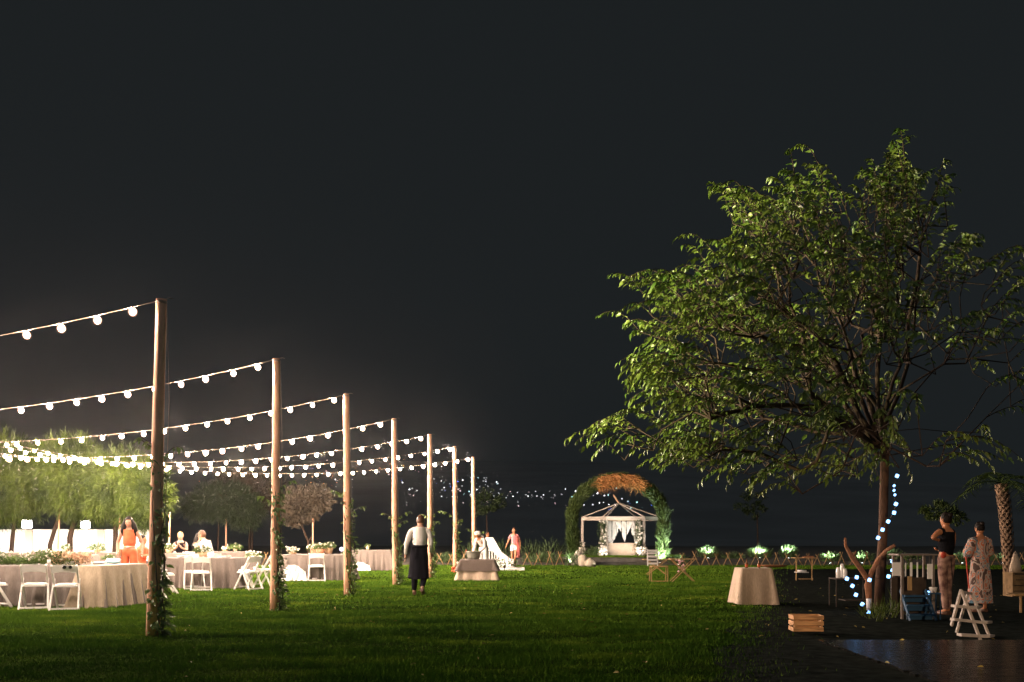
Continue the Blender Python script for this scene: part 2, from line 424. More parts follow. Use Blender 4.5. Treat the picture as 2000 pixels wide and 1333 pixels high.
# ================================================================== BULB STRINGS
bm = MB().ball((0, 0, 0), (.035, .035, .039), 10, 7); bulb_mesh = bm.mesh('bulb'); bulb_mesh.materials.append(M['bulb'])
bulb_dim = bulb_mesh.copy(); bulb_dim.materials.clear(); bulb_dim.materials.append(emis('bulb_glow_soft', (1.0, 0.75, 0.59), BULB_L * .6))
bulb_big = MB().ball((0, 0, 0), (.045, .045, .049), 10, 7).mesh('bulb'); bulb_big.materials.append(M['bulb'])
def halo_material():  # faint glowing orange shell added round each bulb to draw its halo
    m = bpy.data.materials.new('halo_glow'); m.use_nodes = True; n = m.node_tree.nodes; l = m.node_tree.links
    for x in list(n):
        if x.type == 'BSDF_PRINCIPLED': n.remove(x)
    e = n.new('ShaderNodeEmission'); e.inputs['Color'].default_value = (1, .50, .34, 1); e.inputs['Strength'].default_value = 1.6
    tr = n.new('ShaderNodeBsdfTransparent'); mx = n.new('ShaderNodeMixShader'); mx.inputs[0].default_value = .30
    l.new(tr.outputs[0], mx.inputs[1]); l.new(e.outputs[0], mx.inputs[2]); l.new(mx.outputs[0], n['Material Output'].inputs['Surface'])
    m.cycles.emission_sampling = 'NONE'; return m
HALO_MAT = halo_material()
halo_small = MB().ball((0, 0, 0), (.058, .058, .062), 12, 8).mesh('halo_shell'); halo_small.materials.append(HALO_MAT)
halo_big = MB().ball((0, 0, 0), (.075, .075, .079), 12, 8).mesh('halo_shell'); halo_big.materials.append(HALO_MAT)
sock_mesh = MB().tube([(0, 0, .005), (0, 0, -.03)], .013, 6).mesh('socket'); sock_mesh.materials.append(M['socket'])
ENDS = [(-17.5, -.6, 4.35, 1.12), (-17.5, -.6, 4.35, 1.10), (-17.5, -.6, 4.35, 1.05), (-17.5, -1, 4.4, 1.05), (-17.5, -2, 4.6, 1.0), (-17.5, -3, 4.8, .98), (-18, -4, 4.95, 1.0)]
sword = ['nearest', 'second', 'third', 'fourth', 'fifth', 'sixth', 'farthest']
for i, (t0, x0, x1, d, h, r) in enumerate(POLES):
    dx, dy, z1, sag = ENDS[i]
    A = Vector((x1 - r, d, h - .03)); B = Vector((x1 + dx, d + dy, z1))
    t = thing('string_lights', f'string of glowing bulbs running left from the top of the {sword[i]} wooden pole', 'string lights', tuple(A), 0, 'strings of bulbs hung across the lawn')
    def cat(u): return A + (B - A) * u + Vector((0, 0, -4 * sag * (u - u * u)))
    pts = [cat(u / 40) - A for u in range(41)]
    MB().tube(pts, .0055, 6).build('cable', M['cable'], t)
    L = (B - A).length; n = int(L / .455)
    off = [.3, .22, .22, .3, .18, .1, .1][i]
    for q in range(n):
        u = (off + (q + random.uniform(-.05, .05)) * .455) / L
        if u > .99: continue
        p = cat(u) - A
        if i == 1 and q == 12: continue
        so = bpy.data.objects.new('socket', sock_mesh); COL.objects.link(so); so.parent = t; so.location = p
        o = bpy.data.objects.new('bulb', bulb_dim if i == 0 else bulb_mesh if i < 3 else bulb_big); COL.objects.link(o); o.parent = t
        o.location = p + Vector((random.uniform(-.01, .01), 0, random.uniform(-.072, -.06))); o.rotation_euler = (random.uniform(-.2, .2), random.uniform(-.2, .2), 0)
        k_ = random.uniform(.86, 1.1); o.scale = (k_,) * 3
        gq = bpy.data.objects.new('halo_shell', halo_small if i < 3 else halo_big); COL.objects.link(gq); gq.parent = o
    

# ================================================================== CLIMBING VINES
vleaf = MB().add([tuple(p * np.array([.12, .105, .105])) for p in LEAF_V], LEAF_F).mesh('leaf'); vleaf.materials.append(M['vine'])
def place_leaf(me, parent, pos, d, roll, sc):
    Fm = frames(np.array([d], float), np.array([roll]))[0]
    m = Matrix([[*Fm[k], 0] for k in range(3)] + [[0, 0, 0, 1]])
    o = bpy.data.objects.new('leaf', me); COL.objects.link(o); o.parent = parent
    o.matrix_local = Matrix.Translation(Vector(pos)) @ m @ Matrix.Scale(sc, 4); return o
vh = [2.55, 2.2, 2.3, 1.9, 2.0, 2.2, 1.6]
for i, (t0, x0, x1, d, h, r) in enumerate(POLES):
    t = thing('climbing_vine', f'leafy green vine climbing the right side of the {sword[i]} wooden pole', 'vine', (x0, d, 0), 0, 'vines climbing the wooden poles')
    H = vh[i]; st = MB(); P_ = []; D_ = []
    for s_ in range(4):
        a0 = random.uniform(-.9, .4); hh = H * random.uniform(.65, 1); pts = []
        for q in range(15):
            u = q / 14; a = a0 + 2.2 * u * (1 if s_ % 2 else -1) * (.8 if s_ > 1 else .3); rr = r * 1.25 + .02 * math.sin(q * 1.3 + s_)
            if s_ == 0: rr += .06 * math.sin(u * PI * 3) ** 2
            pts.append(((x1 - x0) * u * hh / h + rr * math.cos(a), rr * math.sin(a) * .9, u * hh))
        st.tube(pts, [.011 * (1 - .6 * q / 14) for q in range(15)], 5)
        for q in range(int(46 * hh / 2)):
            u = random.random() ** 1.15; k = min(int(u * 14), 13); p = Vector(pts[k]).lerp(Vector(pts[k + 1]), random.random())
            dr = Vector((random.uniform(-.3, 1.0), random.uniform(-1, .6), random.uniform(-.9, .35)))
            P_.append(p + dr.normalized() * .03); D_.append(dr)
    for q in range(int(70)):      # bushy bottom
        a = random.uniform(-1.6, 1.0); z = random.uniform(.02, .75) ** 1.0; rr = r + random.uniform(.02, .16 if z < .4 else .1)
        P_.append(Vector((rr * math.cos(a), rr * math.sin(a), z))); D_.append(Vector((math.cos(a), math.sin(a), random.uniform(-.8, .4))))
    # shoots sticking out
    for q in range(3):
        z0 = H * random.uniform(.75, 1.0); sgn = random.choice((-1, 1, 1)); ln = random.uniform(.15, .38)
        pts = [((x1 - x0) * z0 / h + sgn * r, 0, z0), ((x1 - x0) * z0 / h + sgn * (r + ln * .6), -.04, z0 + ln * .45), ((x1 - x0) * z0 / h + sgn * (r + ln), -.06, z0 + ln * .5)]
        st.tube(pts, [.006, .005, .003], 4)
        for k in range(8):
            p = Vector(pts[0]).lerp(Vector(pts[1]), k / 7) if k < 4 else Vector(pts[1]).lerp(Vector(pts[2]), (k - 4) / 3)
            P_.append(p); D_.append(Vector((sgn * .4, random.uniform(-.6, .6), random.uniform(-1, -.1))))
    st.build('stem', M['branch'], t)
    if i < 2:
        for p, dr in zip(P_, D_): place_leaf(vleaf, t, p, dr, random.uniform(-.9, .9), random.uniform(.55, 1.25))
    else:
        leaves('foliage', [tuple(p) for p in P_], [tuple(q) for q in D_], rng.uniform(.06, .125, len(P_)), rng.uniform(.07, .13, len(P_)), M['vine'], t)
    if i in (1, 2):
        fl = MB()
        for q in range(9): fl.ball((r + random.uniform(.03, .15), random.uniform(-.15, 0), random.uniform(.45, 1.0)), random.uniform(.018, .035), 6, 4, .2)
        fl.build('blossom', M['petal'], t)

# ================================================================== THE LARGE TREE
def big_tree():
    base = Vector((X(1716, 17.9), 17.9, 0)); t = thing('broadleaf_tree', 'large leafy tree standing on the lawn with drooping sprays of green leaves', 'tree', tuple(base))
    poly = [(1105, 845), (1190, 805), (1225, 760), (1200, 700), (1250, 670), (1235, 640), (1165, 605), (1240, 585), (1275, 570), (1185, 525), (1300, 520), (1355, 500), (1320, 450), (1420, 455), (1435, 415), (1375, 340), (1440, 350), (1475, 375), (1500, 335), (1545, 268), (1585, 300), (1625, 365), (1665, 350), (1690, 290), (1722, 330), (1748, 232), (1775, 250), (1790, 320), (1850, 298), (1875, 345), (1850, 420), (1880, 470), (1915, 435), (1930, 500), (2020, 470), (2080, 560), (2110, 750), (2030, 880), (1850, 925), (1700, 935), (1560, 925), (1480, 955), (1430, 930), (1370, 940), (1340, 900), (1250, 905), (1240, 870), (1165, 880)]
    P = np.array(poly, float)
    def inside(x, y):
        c = False; j = len(P) - 1
        for i in range(len(P)):
            if (P[i, 1] > y) != (P[j, 1] > y) and x < (P[j, 0] - P[i, 0]) * (y - P[i, 1]) / (P[j, 1] - P[i, 1]) + P[i, 0]: c = not c
            j = i
        return c
    cx, cy = 1690, 640
    ends = []
    # tips round the outline, then the inside
    for i in range(len(P)):
        a = P[i]; b_ = P[(i + 1) % len(P)]; L = np.linalg.norm(b_ - a); n = max(1, int(L / 20))
        for q in range(n):
            if (a[0] > 1850 or a[1] > 915) and random.random() < .5: continue
            p = a + (b_ - a) * (q + random.uniform(0, .5)) / n; k = random.uniform(.93, 1.0) if q else 1.0
            ends.append((cx + (p[0] - cx) * k, cy + (p[1] - cy) * k, 17.3 + random.uniform(-1.6, 1.2)))
    rmax = 600.
    while len(ends) < 900:
        x = random.uniform(1110, 2110); y = random.uniform(240, 945)
        if not inside(x, y): continue
        if x > 1800 and random.random() < .80: continue  # twigs thinned at right and below to stand in for shade
        if x > 1640 and y > 640 and random.random() < .65: continue
        if x > 1450 and y > 800 and random.random() < .6: continue
        if math.sin(x * .021 + 1.3) * math.sin(y * .027 + x * .006) < -.45: continue
        rr = math.hypot((x - cx) / 560, (y - cy) / 400); dep = 4.3 * math.sqrt(max(.04, 1 - min(1, rr) ** 2))
        s_ = random.uniform(-1, 1); s_ = math.copysign(abs(s_) ** .6, s_)
        ends.append((x, y, 17.6 + dep * s_))
    E = [Vector((X(x, d), d, Z(y, d))) for x, y, d in ends]
    fork = Vector((X(1728, 17.9), 17.9, 2.75)); cc = Vector((X(1700, 17.8), 17.8, 4.4))
    nodes = [base, base.lerp(fork, .5) + Vector((.02, 0, 0)), fork]; par = [-1, 0, 1]; plen = [0, 1.4, 2.8]
    # main limbs
    for tx, ty, td, nseg in ((1330, 700, 17.2, 6), (1460, 560, 16.2, 6), (1560, 430, 17.4, 7), (1690, 420, 18.4, 6), (1800, 480, 17, 6), (1620, 680, 14.8, 4), (1640, 640, 20.5, 4), (1400, 820, 16.4, 5), (1900, 700, 17.5, 5), (1500, 740, 19.5, 5), (1780, 700, 14.7, 4)):
        tp = Vector((X(tx, td), td, Z(ty, td))); last = 2
        for q in range(1, nseg + 1):
            u = q / nseg; p = fork.lerp(tp, u) + Vector((0, 0, .55 * math.sin(u * PI))) * (1 if ty > 500 else -.2) + Vector((random.uniform(-.1, .1), random.uniform(-.1, .1), random.uniform(-.08, .08)))
            nodes.append(p); par.append(last); plen.append(plen[last] + (p - nodes[last]).length); last = len(nodes) - 1
    twigs = []
    order = sorted(range(len(E)), key=lambda k: (E[k] - cc).length)
    for k in order:
        e = E[k]; out = (e - cc); out.z *= .8
        dirv = out.normalized() + Vector((-.25 if e.x < cc.x else .15, 0, .45)); dirv = (dirv + Vector((random.uniform(-.35, .35), random.uniform(-.5, .5), random.uniform(-.3, .3)))).normalized()
        L = random.uniform(.75, 1.25); bs = e - dirv * L * .9
        NA = np.array([tuple(n) for n in nodes]); dist = np.linalg.norm(NA - np.array(tuple(bs)), axis=1) + .28 * np.array(plen)
        dist[:2] = 1e9
        j = int(dist.argmin()); seg = (bs - nodes[j]).length; ns = max(1, int(seg / .55)); last = j
        for q in range(1, ns + 1):
            u = q / ns; p = nodes[j].lerp(bs, u) + Vector((random.uniform(-.05, .05), random.uniform(-.05, .05), random.uniform(-.02, .09)))
            nodes.append(p); par.append(last); plen.append(plen[last] + (p - nodes[last]).length); last = len(nodes) - 1
        twigs.append((last, e, dirv, L))
    cnt = [0] * len(nodes)
    for l_, *_ in twigs:
        j = l_
        while j >= 0: cnt[j] += 1; j = par[j]
    rad = [max(.008, .0052 * c ** .5) for c in cnt]; rad[0] = .125; rad[1] = .105; rad[2] = .1
    MB().tube([(0, 0, -.05), tuple(nodes[1] - base), tuple(nodes[2] - base)], [.095, .078, .075], 14).build('trunk', M['bark'], t)
    lim = MB(); brn = MB()
    for j in range(3, len(nodes)):
        a = nodes[par[j]] - base; b_ = nodes[j] - base
        ra = min(rad[par[j]], rad[j] * 1.5)
        (lim if rad[j] > .028 else brn).tube([a, b_], [ra, rad[j]], 8 if rad[j] > .02 else 5, False)
    lim.build('limbs', M['branch'], t).name = 'limb'
    pos = []; dd = []; sz = []
    for l_, e, dirv, L in twigs:
        a = nodes[l_]; n = int(L / .046); pts = []
        side = dirv.cross(Vector((0, 0, 1))).normalized()
        for q in range(7):
            u = q / 6; p = a.lerp(a + (e - a), u) + Vector((0, 0, .16 * math.sin(u * PI))) + Vector((0, 0, -.12 * u ** 3)); pts.append(p)
        brn.tube([p - base for p in pts], [.007 * (1 - .7 * q / 6) + .0015 for q in range(7)], 4, False)
        for q in range(n):
            u = .12 + .88 * q / (n - 1); k = min(5, int(u * 6)); p = pts[k].lerp(pts[k + 1], u * 6 - k); td = (pts[k + 1] - pts[k]).normalized()
            s_ = 1 if q % 2 else -1
            dr = td * random.uniform(.35, 1.0) + side * s_ * random.uniform(.25, .95) + Vector((random.uniform(-.2, .2), random.uniform(-.2, .2), random.uniform(-.95, -.1)))
            if random.random() < .08: continue
            pos.append(p - base); dd.append(dr.normalized()); sz.append(random.choice((.75, 1, 1, 1.25)) * random.uniform(.085, .15) * (1.05 - .3 * abs(u - .6)))
    brn.build('twigs', M['branch'], t).name = 'branch'
    pos = np.array([tuple(p) for p in pos]); dd = np.array([tuple(q) for q in dd]); sz = np.array(sz)
    near = pos[:, 1] + .25 * pos[:, 0]       # largest in the picture: nearest to the camera
    idx = np.argsort(near); pick = set(idx[:290].tolist())
    me = MB().add([tuple(p * np.array([.75, 1, 1])) for p in LEAF_V], LEAF_F).mesh('leaf'); me.materials.append(M['leaf'])
    rest = np.array([k for k in range(len(pos)) if k not in pick])
    for k in pick: place_leaf(me, t, pos[k], dd[k], random.uniform(-.7, .7), float(sz[k]))
    o = leaves('foliage', pos[rest], dd[rest], sz[rest], sz[rest] * rng.uniform(.6, .9, len(rest)), M['leaf'], t); o['kind'] = 'stuff'
big_tree()

# ================================================================== SMALLER TREES
def wispy_tree(x, y, lobes, trunk, n, m, label, size=(.22, .4), w=.02, droop=.9, bark='branch', group='garden trees behind the tables', name='feathery_tree'):
    t = thing(name, label, 'tree', (x, y, 0), 0, group)
    for tr in trunk:
        MB().tube(tr[0], tr[1], 9).build('trunk', M[bark], t)
    vol = np.array([l[3] * l[4] * l[5] for l in lobes]); pk = rng.choice(len(lobes), n, p=vol / vol.sum())
    L = np.array(lobes)[pk]; u = rng.normal(size=(n, 3)); u /= np.linalg.norm(u, axis=1, keepdims=True)
    rr = rng.uniform(.2, 1, n) ** .45
    # clumps
    nc = max(20, n // 55); cu = rng.normal(size=(nc, 3)); cu /= np.linalg.norm(cu, axis=1, keepdims=True)
    near = cu[(u @ cu.T).argmax(1)]; u = u * .55 + near * .45; rr = rr * (.9 + .18 * np.sin(near[:, 0] * 17 + near[:, 2] * 23))
    P = L[:, :3] + u * L[:, 3:6] * rr[:, None]
    D = u * (1 - droop * .5) + rng.normal(size=(n, 3)) * .45; D[:, 2] -= droop * rng.uniform(.1, 1.1, n) * (u[:, 2] < .55); D[:, 2] += .5 * (u[:, 2] > .55)
    leaves('crown', P, D, rng.uniform(*size, n), rng.uniform(w * .6, w * 1.4, n), m, t, BLADE_V, BLADE_F, rng.uniform(-3, 3, n))
    return t
def stake(px, d, y0, lean, label):
    x = X(px, d); h = Z(y0, d); t = thing('tree_stake', label, 'stake', (x, d, 0), 0, 'thin wooden stakes supporting the young trees')
    MB().tube([(0, 0, -.05), (lean, 0, h)], [.04, .033], 8).build('stake_shaft', M['pole'], t)
# lit feathery trees on the left, in front of the wall
wispy_tree(X(20, 41), 41.0, [(-.6, 0, 3.9, 1.9, 1.5, 1.75), (.6, .2, 3.3, 1.5, 1.4, 1.45), (-.3, -.2, 2.6, 1.5, 1.2, 1.0)], [([(0, 0, 0), (.12, 0, 1.4), (.3, 0, 3)], [.10, .08, .05])], 26000, M['wispy'], 'bright feathery tree at the left edge above the white wall')
wispy_tree(X(100, 40.4), 40.4, [(.8, 0, 3.7, 1.5, 1.4, 1.75), (1.2, 0, 2.8, 1.35, 1.2, 1.1), (0, .2, 4.0, 1.3, 1.2, 1.3)], [([(0, 0, 0), (-.05, 0, .9), (.25, 0, 1.9), (.75, 0, 3.1)], [.10, .09, .075, .04]), ([(.75, .1, 0), (.72, .1, 1.2), (1.1, .1, 2.8)], [.12, .11, .06])], 26000, M['wispy'], 'olive green feathery tree with a slanting forked trunk, second from the left')
wispy_tree(X(223, 40), 40.0, [(.1, 0, 3.4, 1.6, 1.4, 1.5), (1.3, 0, 3.0, 1.15, 1.2, 1.35), (.9, -.1, 2.2, 1.0, 1.0, .8), (-.5, 0, 2.8, 1.0, 1, 1.0)], [([(0, 0, 0), (.06, 0, 1.2), (.05, 0, 1.9), (.3, 0, 2.9)], [.12, .10, .09, .05])], 26000, M['wispy'], 'bright feathery tree with an upright trunk behind the nearest wooden pole')
stake(112, 40.2, 955, .12, 'slanting thin stake beside the forked feathery tree')
stake(234, 39.6, 1005, .0, 'thin stake just left of the woman in coral')
stake(329, 39, 1000, .06, 'thin pale stake just right of the nearest wooden pole')
# dim trees behind the middle tables
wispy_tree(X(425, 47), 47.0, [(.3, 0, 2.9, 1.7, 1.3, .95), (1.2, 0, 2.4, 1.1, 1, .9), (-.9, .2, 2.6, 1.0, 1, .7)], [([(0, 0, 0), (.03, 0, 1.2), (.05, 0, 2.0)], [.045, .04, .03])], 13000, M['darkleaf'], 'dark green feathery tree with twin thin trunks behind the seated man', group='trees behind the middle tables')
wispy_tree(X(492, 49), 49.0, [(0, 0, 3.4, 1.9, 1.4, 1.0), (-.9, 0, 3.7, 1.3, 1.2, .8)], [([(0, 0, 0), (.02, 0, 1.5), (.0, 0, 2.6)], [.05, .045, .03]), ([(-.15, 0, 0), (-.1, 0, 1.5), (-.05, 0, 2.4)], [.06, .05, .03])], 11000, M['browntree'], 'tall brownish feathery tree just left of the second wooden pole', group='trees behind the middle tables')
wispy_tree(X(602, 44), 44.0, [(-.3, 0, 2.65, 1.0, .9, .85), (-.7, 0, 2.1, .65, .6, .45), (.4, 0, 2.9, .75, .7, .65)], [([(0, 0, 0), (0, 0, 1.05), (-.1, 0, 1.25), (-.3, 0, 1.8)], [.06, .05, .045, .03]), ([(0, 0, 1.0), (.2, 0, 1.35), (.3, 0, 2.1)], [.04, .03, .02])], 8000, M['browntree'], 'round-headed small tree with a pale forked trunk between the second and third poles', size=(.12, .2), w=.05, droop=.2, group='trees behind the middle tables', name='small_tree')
stake(441, 46.8, 1010, .02, 'thin pale stake of the dark feathery tree behind the seated man')
stake(611, 43.8, 1012, .0, 'thin stake beside the pale forked trunk')
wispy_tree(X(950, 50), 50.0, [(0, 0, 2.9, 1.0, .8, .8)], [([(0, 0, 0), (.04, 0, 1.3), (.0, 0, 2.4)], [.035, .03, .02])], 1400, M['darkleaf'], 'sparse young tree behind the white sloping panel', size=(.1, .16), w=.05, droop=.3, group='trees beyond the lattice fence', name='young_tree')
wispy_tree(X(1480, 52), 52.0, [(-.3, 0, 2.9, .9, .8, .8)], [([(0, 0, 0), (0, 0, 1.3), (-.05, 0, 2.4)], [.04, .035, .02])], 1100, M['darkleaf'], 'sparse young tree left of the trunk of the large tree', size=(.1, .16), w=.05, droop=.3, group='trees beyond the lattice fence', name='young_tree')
wispy_tree(X(1845, 36), 36.0, [(-.2, 0, 2.2, .8, .6, .35), (.3, 0, 2.0, .5, .5, .3)], [([(0, 0, 0), (0, 0, 1.0), (-.05, 0, 1.9)], [.04, .035, .02])], 1500, M['hedge'], 'sparse young tree above the standing bare-shouldered person', size=(.1, .16), w=.05, droop=.3, group='trees beyond the lattice fence', name='young_tree')

# palm at the right edge
def palm():
    d = 26.0; x = X(1972, d); t = thing('palm_tree', 'palm with a rough scaly trunk at the right edge of the lawn', 'palm', (x, d, 0))
    h = Z(945, d); pts = [(0, 0, -.05), (-.03, 0, .6), (-.07, 0, 1.3), (-.13, 0, 2.0), (-.22, 0, h)]
    MB().tube(pts, [.115, .105, .115, .13, .15], 14).build('trunk', M['palm'], t)
    bt = MB()
    for row in range(30):
        z = .12 + row * (h - .15) / 30; k = z / h; cxx = np.interp(z, [p[2] for p in pts], [p[0] for p in pts])
        for q in range(7):
            a = 2 * PI * (q + .5 * (row % 2)) / 7 + random.uniform(-.1, .1); rr = .115 + .03 * k
            c = Vector((cxx + rr * math.cos(a), rr * math.sin(a), z)); o = Vector((math.cos(a), math.sin(a), 0)); tt = Vector((-math.sin(a), math.cos(a), 0))
            w = .055; hh = random.uniform(.07, .12)
            bt.add([c - tt * w, c + tt * w, c + tt * w * .5 + o * .035 + Vector((0, 0, hh)), c - tt * w * .5 + o * .035 + Vector((0, 0, hh)), c + o * .03], [(0, 1, 4), (1, 2, 4), (2, 3, 4), (3, 0, 4)])
    bt.build('bark_scale', M['palmboot'], t)
    top = Vector((-.22, 0, h)); P_ = []; D_ = []; W = []; fr = MB()
    for q in range(10):
        a = 2 * PI * q / 10 + random.uniform(-.1, .1); el = random.uniform(.1, 1.2); L = random.uniform(1.0, 1.6); pts = []
        for k in range(8):
            u = k / 7; pts.append(top + Vector((math.cos(a) * L * u * math.cos(el * .7), math.sin(a) * L * u * math.cos(el * .7), L * (u * math.sin(el) - .85 * u * u))))
        fr.tube(pts, [.018 * (1 - .8 * k / 7) for k in range(8)], 4)
        for k in range(34):
            u = .2 + .8 * k / 34; i0 = min(6, int(u * 7)); p = pts[i0].lerp(pts[i0 + 1], u * 7 - i0); td = (pts[i0 + 1] - pts[i0]).normalized(); sd = td.cross(Vector((0, 0, 1))).normalized() * (1 if k % 2 else -1)
            P_.append(tuple(p)); D_.append(tuple(td * .6 + sd + Vector((0, 0, -.3))))
    fr.build('frond_stalk', M['hedge'], t)
    leaves('frond', P_, D_, .33, .03, M['hedge'], t, BLADE_V, BLADE_F)
palm()

# ================================================================== GARDEN WALL AND CUBE LANTERNS
dw = 44.5
t = thing('garden_wall', 'long white plastered garden wall behind the left tables', 'wall', (X(0, dw), dw, 0))
xl = -8.5; xr = X(318, dw) - X(0, dw)
MB().box(((xl + xr) / 2, 0, .76), (xr - xl, .22, 1.52)).build('wall_panel', M['wall'], t)
MB().box(((xl + xr) / 2, 0, 1.55), (xr - xl + .06, .3, .06)).build('coping', M['wall'], t)
for px in (60, 200, 310, -90):
    MB().box((X(px, dw) - X(0, dw), -.13, .77), (.30, .12, 1.54)).build('pillar', M['wall2'], t)
for px, lb in ((54, 'glowing white cube lantern on the wall, the left one'), (168, 'glowing white cube lantern on the wall, the right one, over the forked tree')):
    t = thing('cube_lantern', lb, 'lantern', (X(px, dw), dw - .05, 1.58), 0, 'square lanterns on the garden wall')
    MB().box((0, 0, .03), (.2, .2, .06)).build('lantern_base', M['dark_metal'], t)
    MB().box((0, 0, .235), (.34, .26, .34)).build('lantern_body', M['cube'], t, .02)


# ================================================================== FOLDING CHAIRS
def seat_pad(w, dp, z, th):
    b = MB().box((0, 0, z), (w, dp, th)); return b
def make_chair():
    t = thing('folding_chair', '', 'chair')
    W = .205
    for s in (-1, 1):
        b = MB().bar((s * W, -.245, .80), (s * W, .245, .0), .046, .032, up=(1, 0, 0)); b.build('leg', M['white'], t, .004)
        b = MB().bar((s * (W + .002), .0, .555), (s * (W + .034), -.27, 0), .03, .046, up=(0, 1, 0)); b.build('leg', M['white'], t, .004)
    seat_pad(.375, .37, .425, .035).build('seat_frame', M['white'], t, .006)
    MB().box((0, .0, .455), (.345, .335, .03), top=.94).build('seat', M['cushion'], t, .01)
    b = MB(); n = 8; vs = []; fs = []
    for i in range(n + 1):
        u = -1 + 2 * i / n; x = u * W; yy = -.245 + .02 * (u * u - 1) + .0
        for z, k in ((.655, 0), (.80, 1)):
            sl = .06 * (.8 - z) / .8 * 4; arch = (.025 * (1 - u * u)) * (1 if k == 0 else .25)
            vs += [(x, yy + sl * .62, z + arch), (x, yy + sl * .62 + .02, z + arch)]
    for i in range(n):
        a = i * 4; c = a + 4
        fs += [(a, c, c + 2, a + 2), (a + 1, a + 3, c + 3, c + 1), (a, a + 1, c + 1, c), (a + 2, c + 2, c + 3, a + 3)]
    fs += [(0, 2, 3, 1), (n * 4, n * 4 + 1, n * 4 + 3, n * 4 + 2)]
    b.add(vs, fs).build('backrest', M['white'], t)
    MB().bar((-W, .225, .07), (W, .225, .07), .02, .03).build('stretcher', M['white'], t)
    MB().bar((-W - .025, -.262, .035), (W + .025, -.262, .035), .022, .034).build('stretcher', M['white'], t)
    return t
proto = make_chair(); first = [True]
def chair(px, d, rz, label, group='white folding chairs round the banquet tables'):
    o = proto if first[0] else copy_tree(proto); first[0] = False
    o.location = (X(px, d), d, 0); o.rotation_euler = (0, 0, R(rz)); tag(o, label, 'chair', group); return o

# ================================================================== TABLES
def cloth_mesh(w, dp, h, amp=.05, seed=0, flare=.05, hem=.0, top=True, folds=1.0, drop=None):
    rnd = random.Random(seed); hw, hd = w / 2, dp / 2; rc = .05
    per = []      # perimeter points with normals
    def seg(x0, y0, x1, y1, nx_, ny_):
        L = math.hypot(x1 - x0, y1 - y0); n = max(4, int(L / .035))
        for i in range(n): u = i / n; per.append((x0 + (x1 - x0) * u, y0 + (y1 - y0) * u, nx_, ny_, 0))
    def arc(cx_, cy_, a0):
        for i in range(6): a = a0 + PI / 2 * i / 6; per.append((cx_ + rc * math.cos(a), cy_ + rc * math.sin(a), math.cos(a), math.sin(a), math.sin(PI * i / 6)))
    seg(-hw + rc, -hd, hw - rc, -hd, 0, -1); arc(hw - rc, -hd + rc, -PI / 2)
    seg(hw, -hd + rc, hw, hd - rc, 1, 0); arc(hw - rc, hd - rc, 0)
    seg(hw - rc, hd, -hw + rc, hd, 0, 1); arc(-hw + rc, hd - rc, PI / 2)
    seg(-hw, hd - rc, -hw, -hd + rc, -1, 0); arc(-hw + rc, -hd + rc, PI)
    N = len(per); ph = [rnd.uniform(0, 6.28) for _ in range(5)]; L = 2 * (w + dp)
    lev = [0, .02, .12, .3, .5, .7, .88, 1.0]; vs = []; fs = []
    h0 = h if drop is None else drop
    k1 = round(L / (.30 / folds)); k2 = round(L / (.19 / folds)); k3 = round(L / .75)
    for li, u in enumerate(lev):
        for i, (x, y, nx_, ny_, c) in enumerate(per):
            s = 2 * PI * i / N
            f = .55 * math.sin(k1 * s + ph[0] + 1.3 * math.sin(3 * s + ph[3])) + .3 * math.sin(k2 * s + ph[1] + .8 * u) + .4 * math.sin(k3 * s + ph[2])
            f = math.copysign(abs(f) ** .7, f) * 1.25
            g_ = u ** .8; off = g_ * (flare + amp * f * (.35 + .65 * u)) + c * u * .12
            z = h - u * h0 + (hem if u == 1 else 0) + (.02 * (math.sin(k3 * s * 2 + ph[4]) * .5 + .5) + c * .015 if li == len(lev) - 1 else 0)
            vs.append((x + nx_ * off, y + ny_ * off, max(z, .008)))
    for li in range(len(lev) - 1):
        for i in range(N): fs.append((li * N + i, (li + 1) * N + i, (li + 1) * N + (i + 1) % N, li * N + (i + 1) % N))
    b = MB().add(vs, fs, True)
    if top:
        inner = [(x * .9, y * .9, h + .002) for x, y, *_ in per]; o = len(b.v); b.v += inner
        for i in range(N): b.f.append((i, (i + 1) % N, o + (i + 1) % N, o + i)); b.sm.append(False); b.mi.append(0)
        b.f.append(tuple(o + i for i in range(N))); b.sm.append(False); b.mi.append(0)
    return b
def table(x, y, rz, w, dp, desc, cat_grp='linen covered banquet tables', m='linen', h=.76, amp=.045, seed=1, folds=1.0, flare=.05, name='banquet_table'):
    t = thing(name, 'table under ' + desc, 'table', (x, y, 0), R(rz), cat_grp)
    MB().box((0, 0, h - .025), (w - .03, dp - .03, .03)).build('tabletop', M['wood'], t)
    for sx in (-1, 1):
        for sy in (-1, 1): MB().tube([(sx * (w / 2 - .12), sy * (dp / 2 - .1), 0), (sx * (w / 2 - .12), sy * (dp / 2 - .1), h - .04)], .016, 8).build('leg', M['dark_metal'], t)
    c = cloth_mesh(w, dp, h, amp, seed, flare, folds=folds).build('tablecloth', M[m]); c.location = (x, y, 0); c.rotation_euler = (0, 0, R(rz))
    tag(c, desc, 'tablecloth', 'long linen tablecloths'); return t
def plate_stack(x, y, z, label, n=3, r=.12):
    t = thing('plate_stack', label, 'plates', (x, y, z), 0, 'white plates on the banquet tables')
    for i in range(n): MB().lathe([(r * .55, 0), (r, .014), (r, .018), (r * .55, .006)], (0, 0, i * .012), 18).build('plate', M['plate'], t)

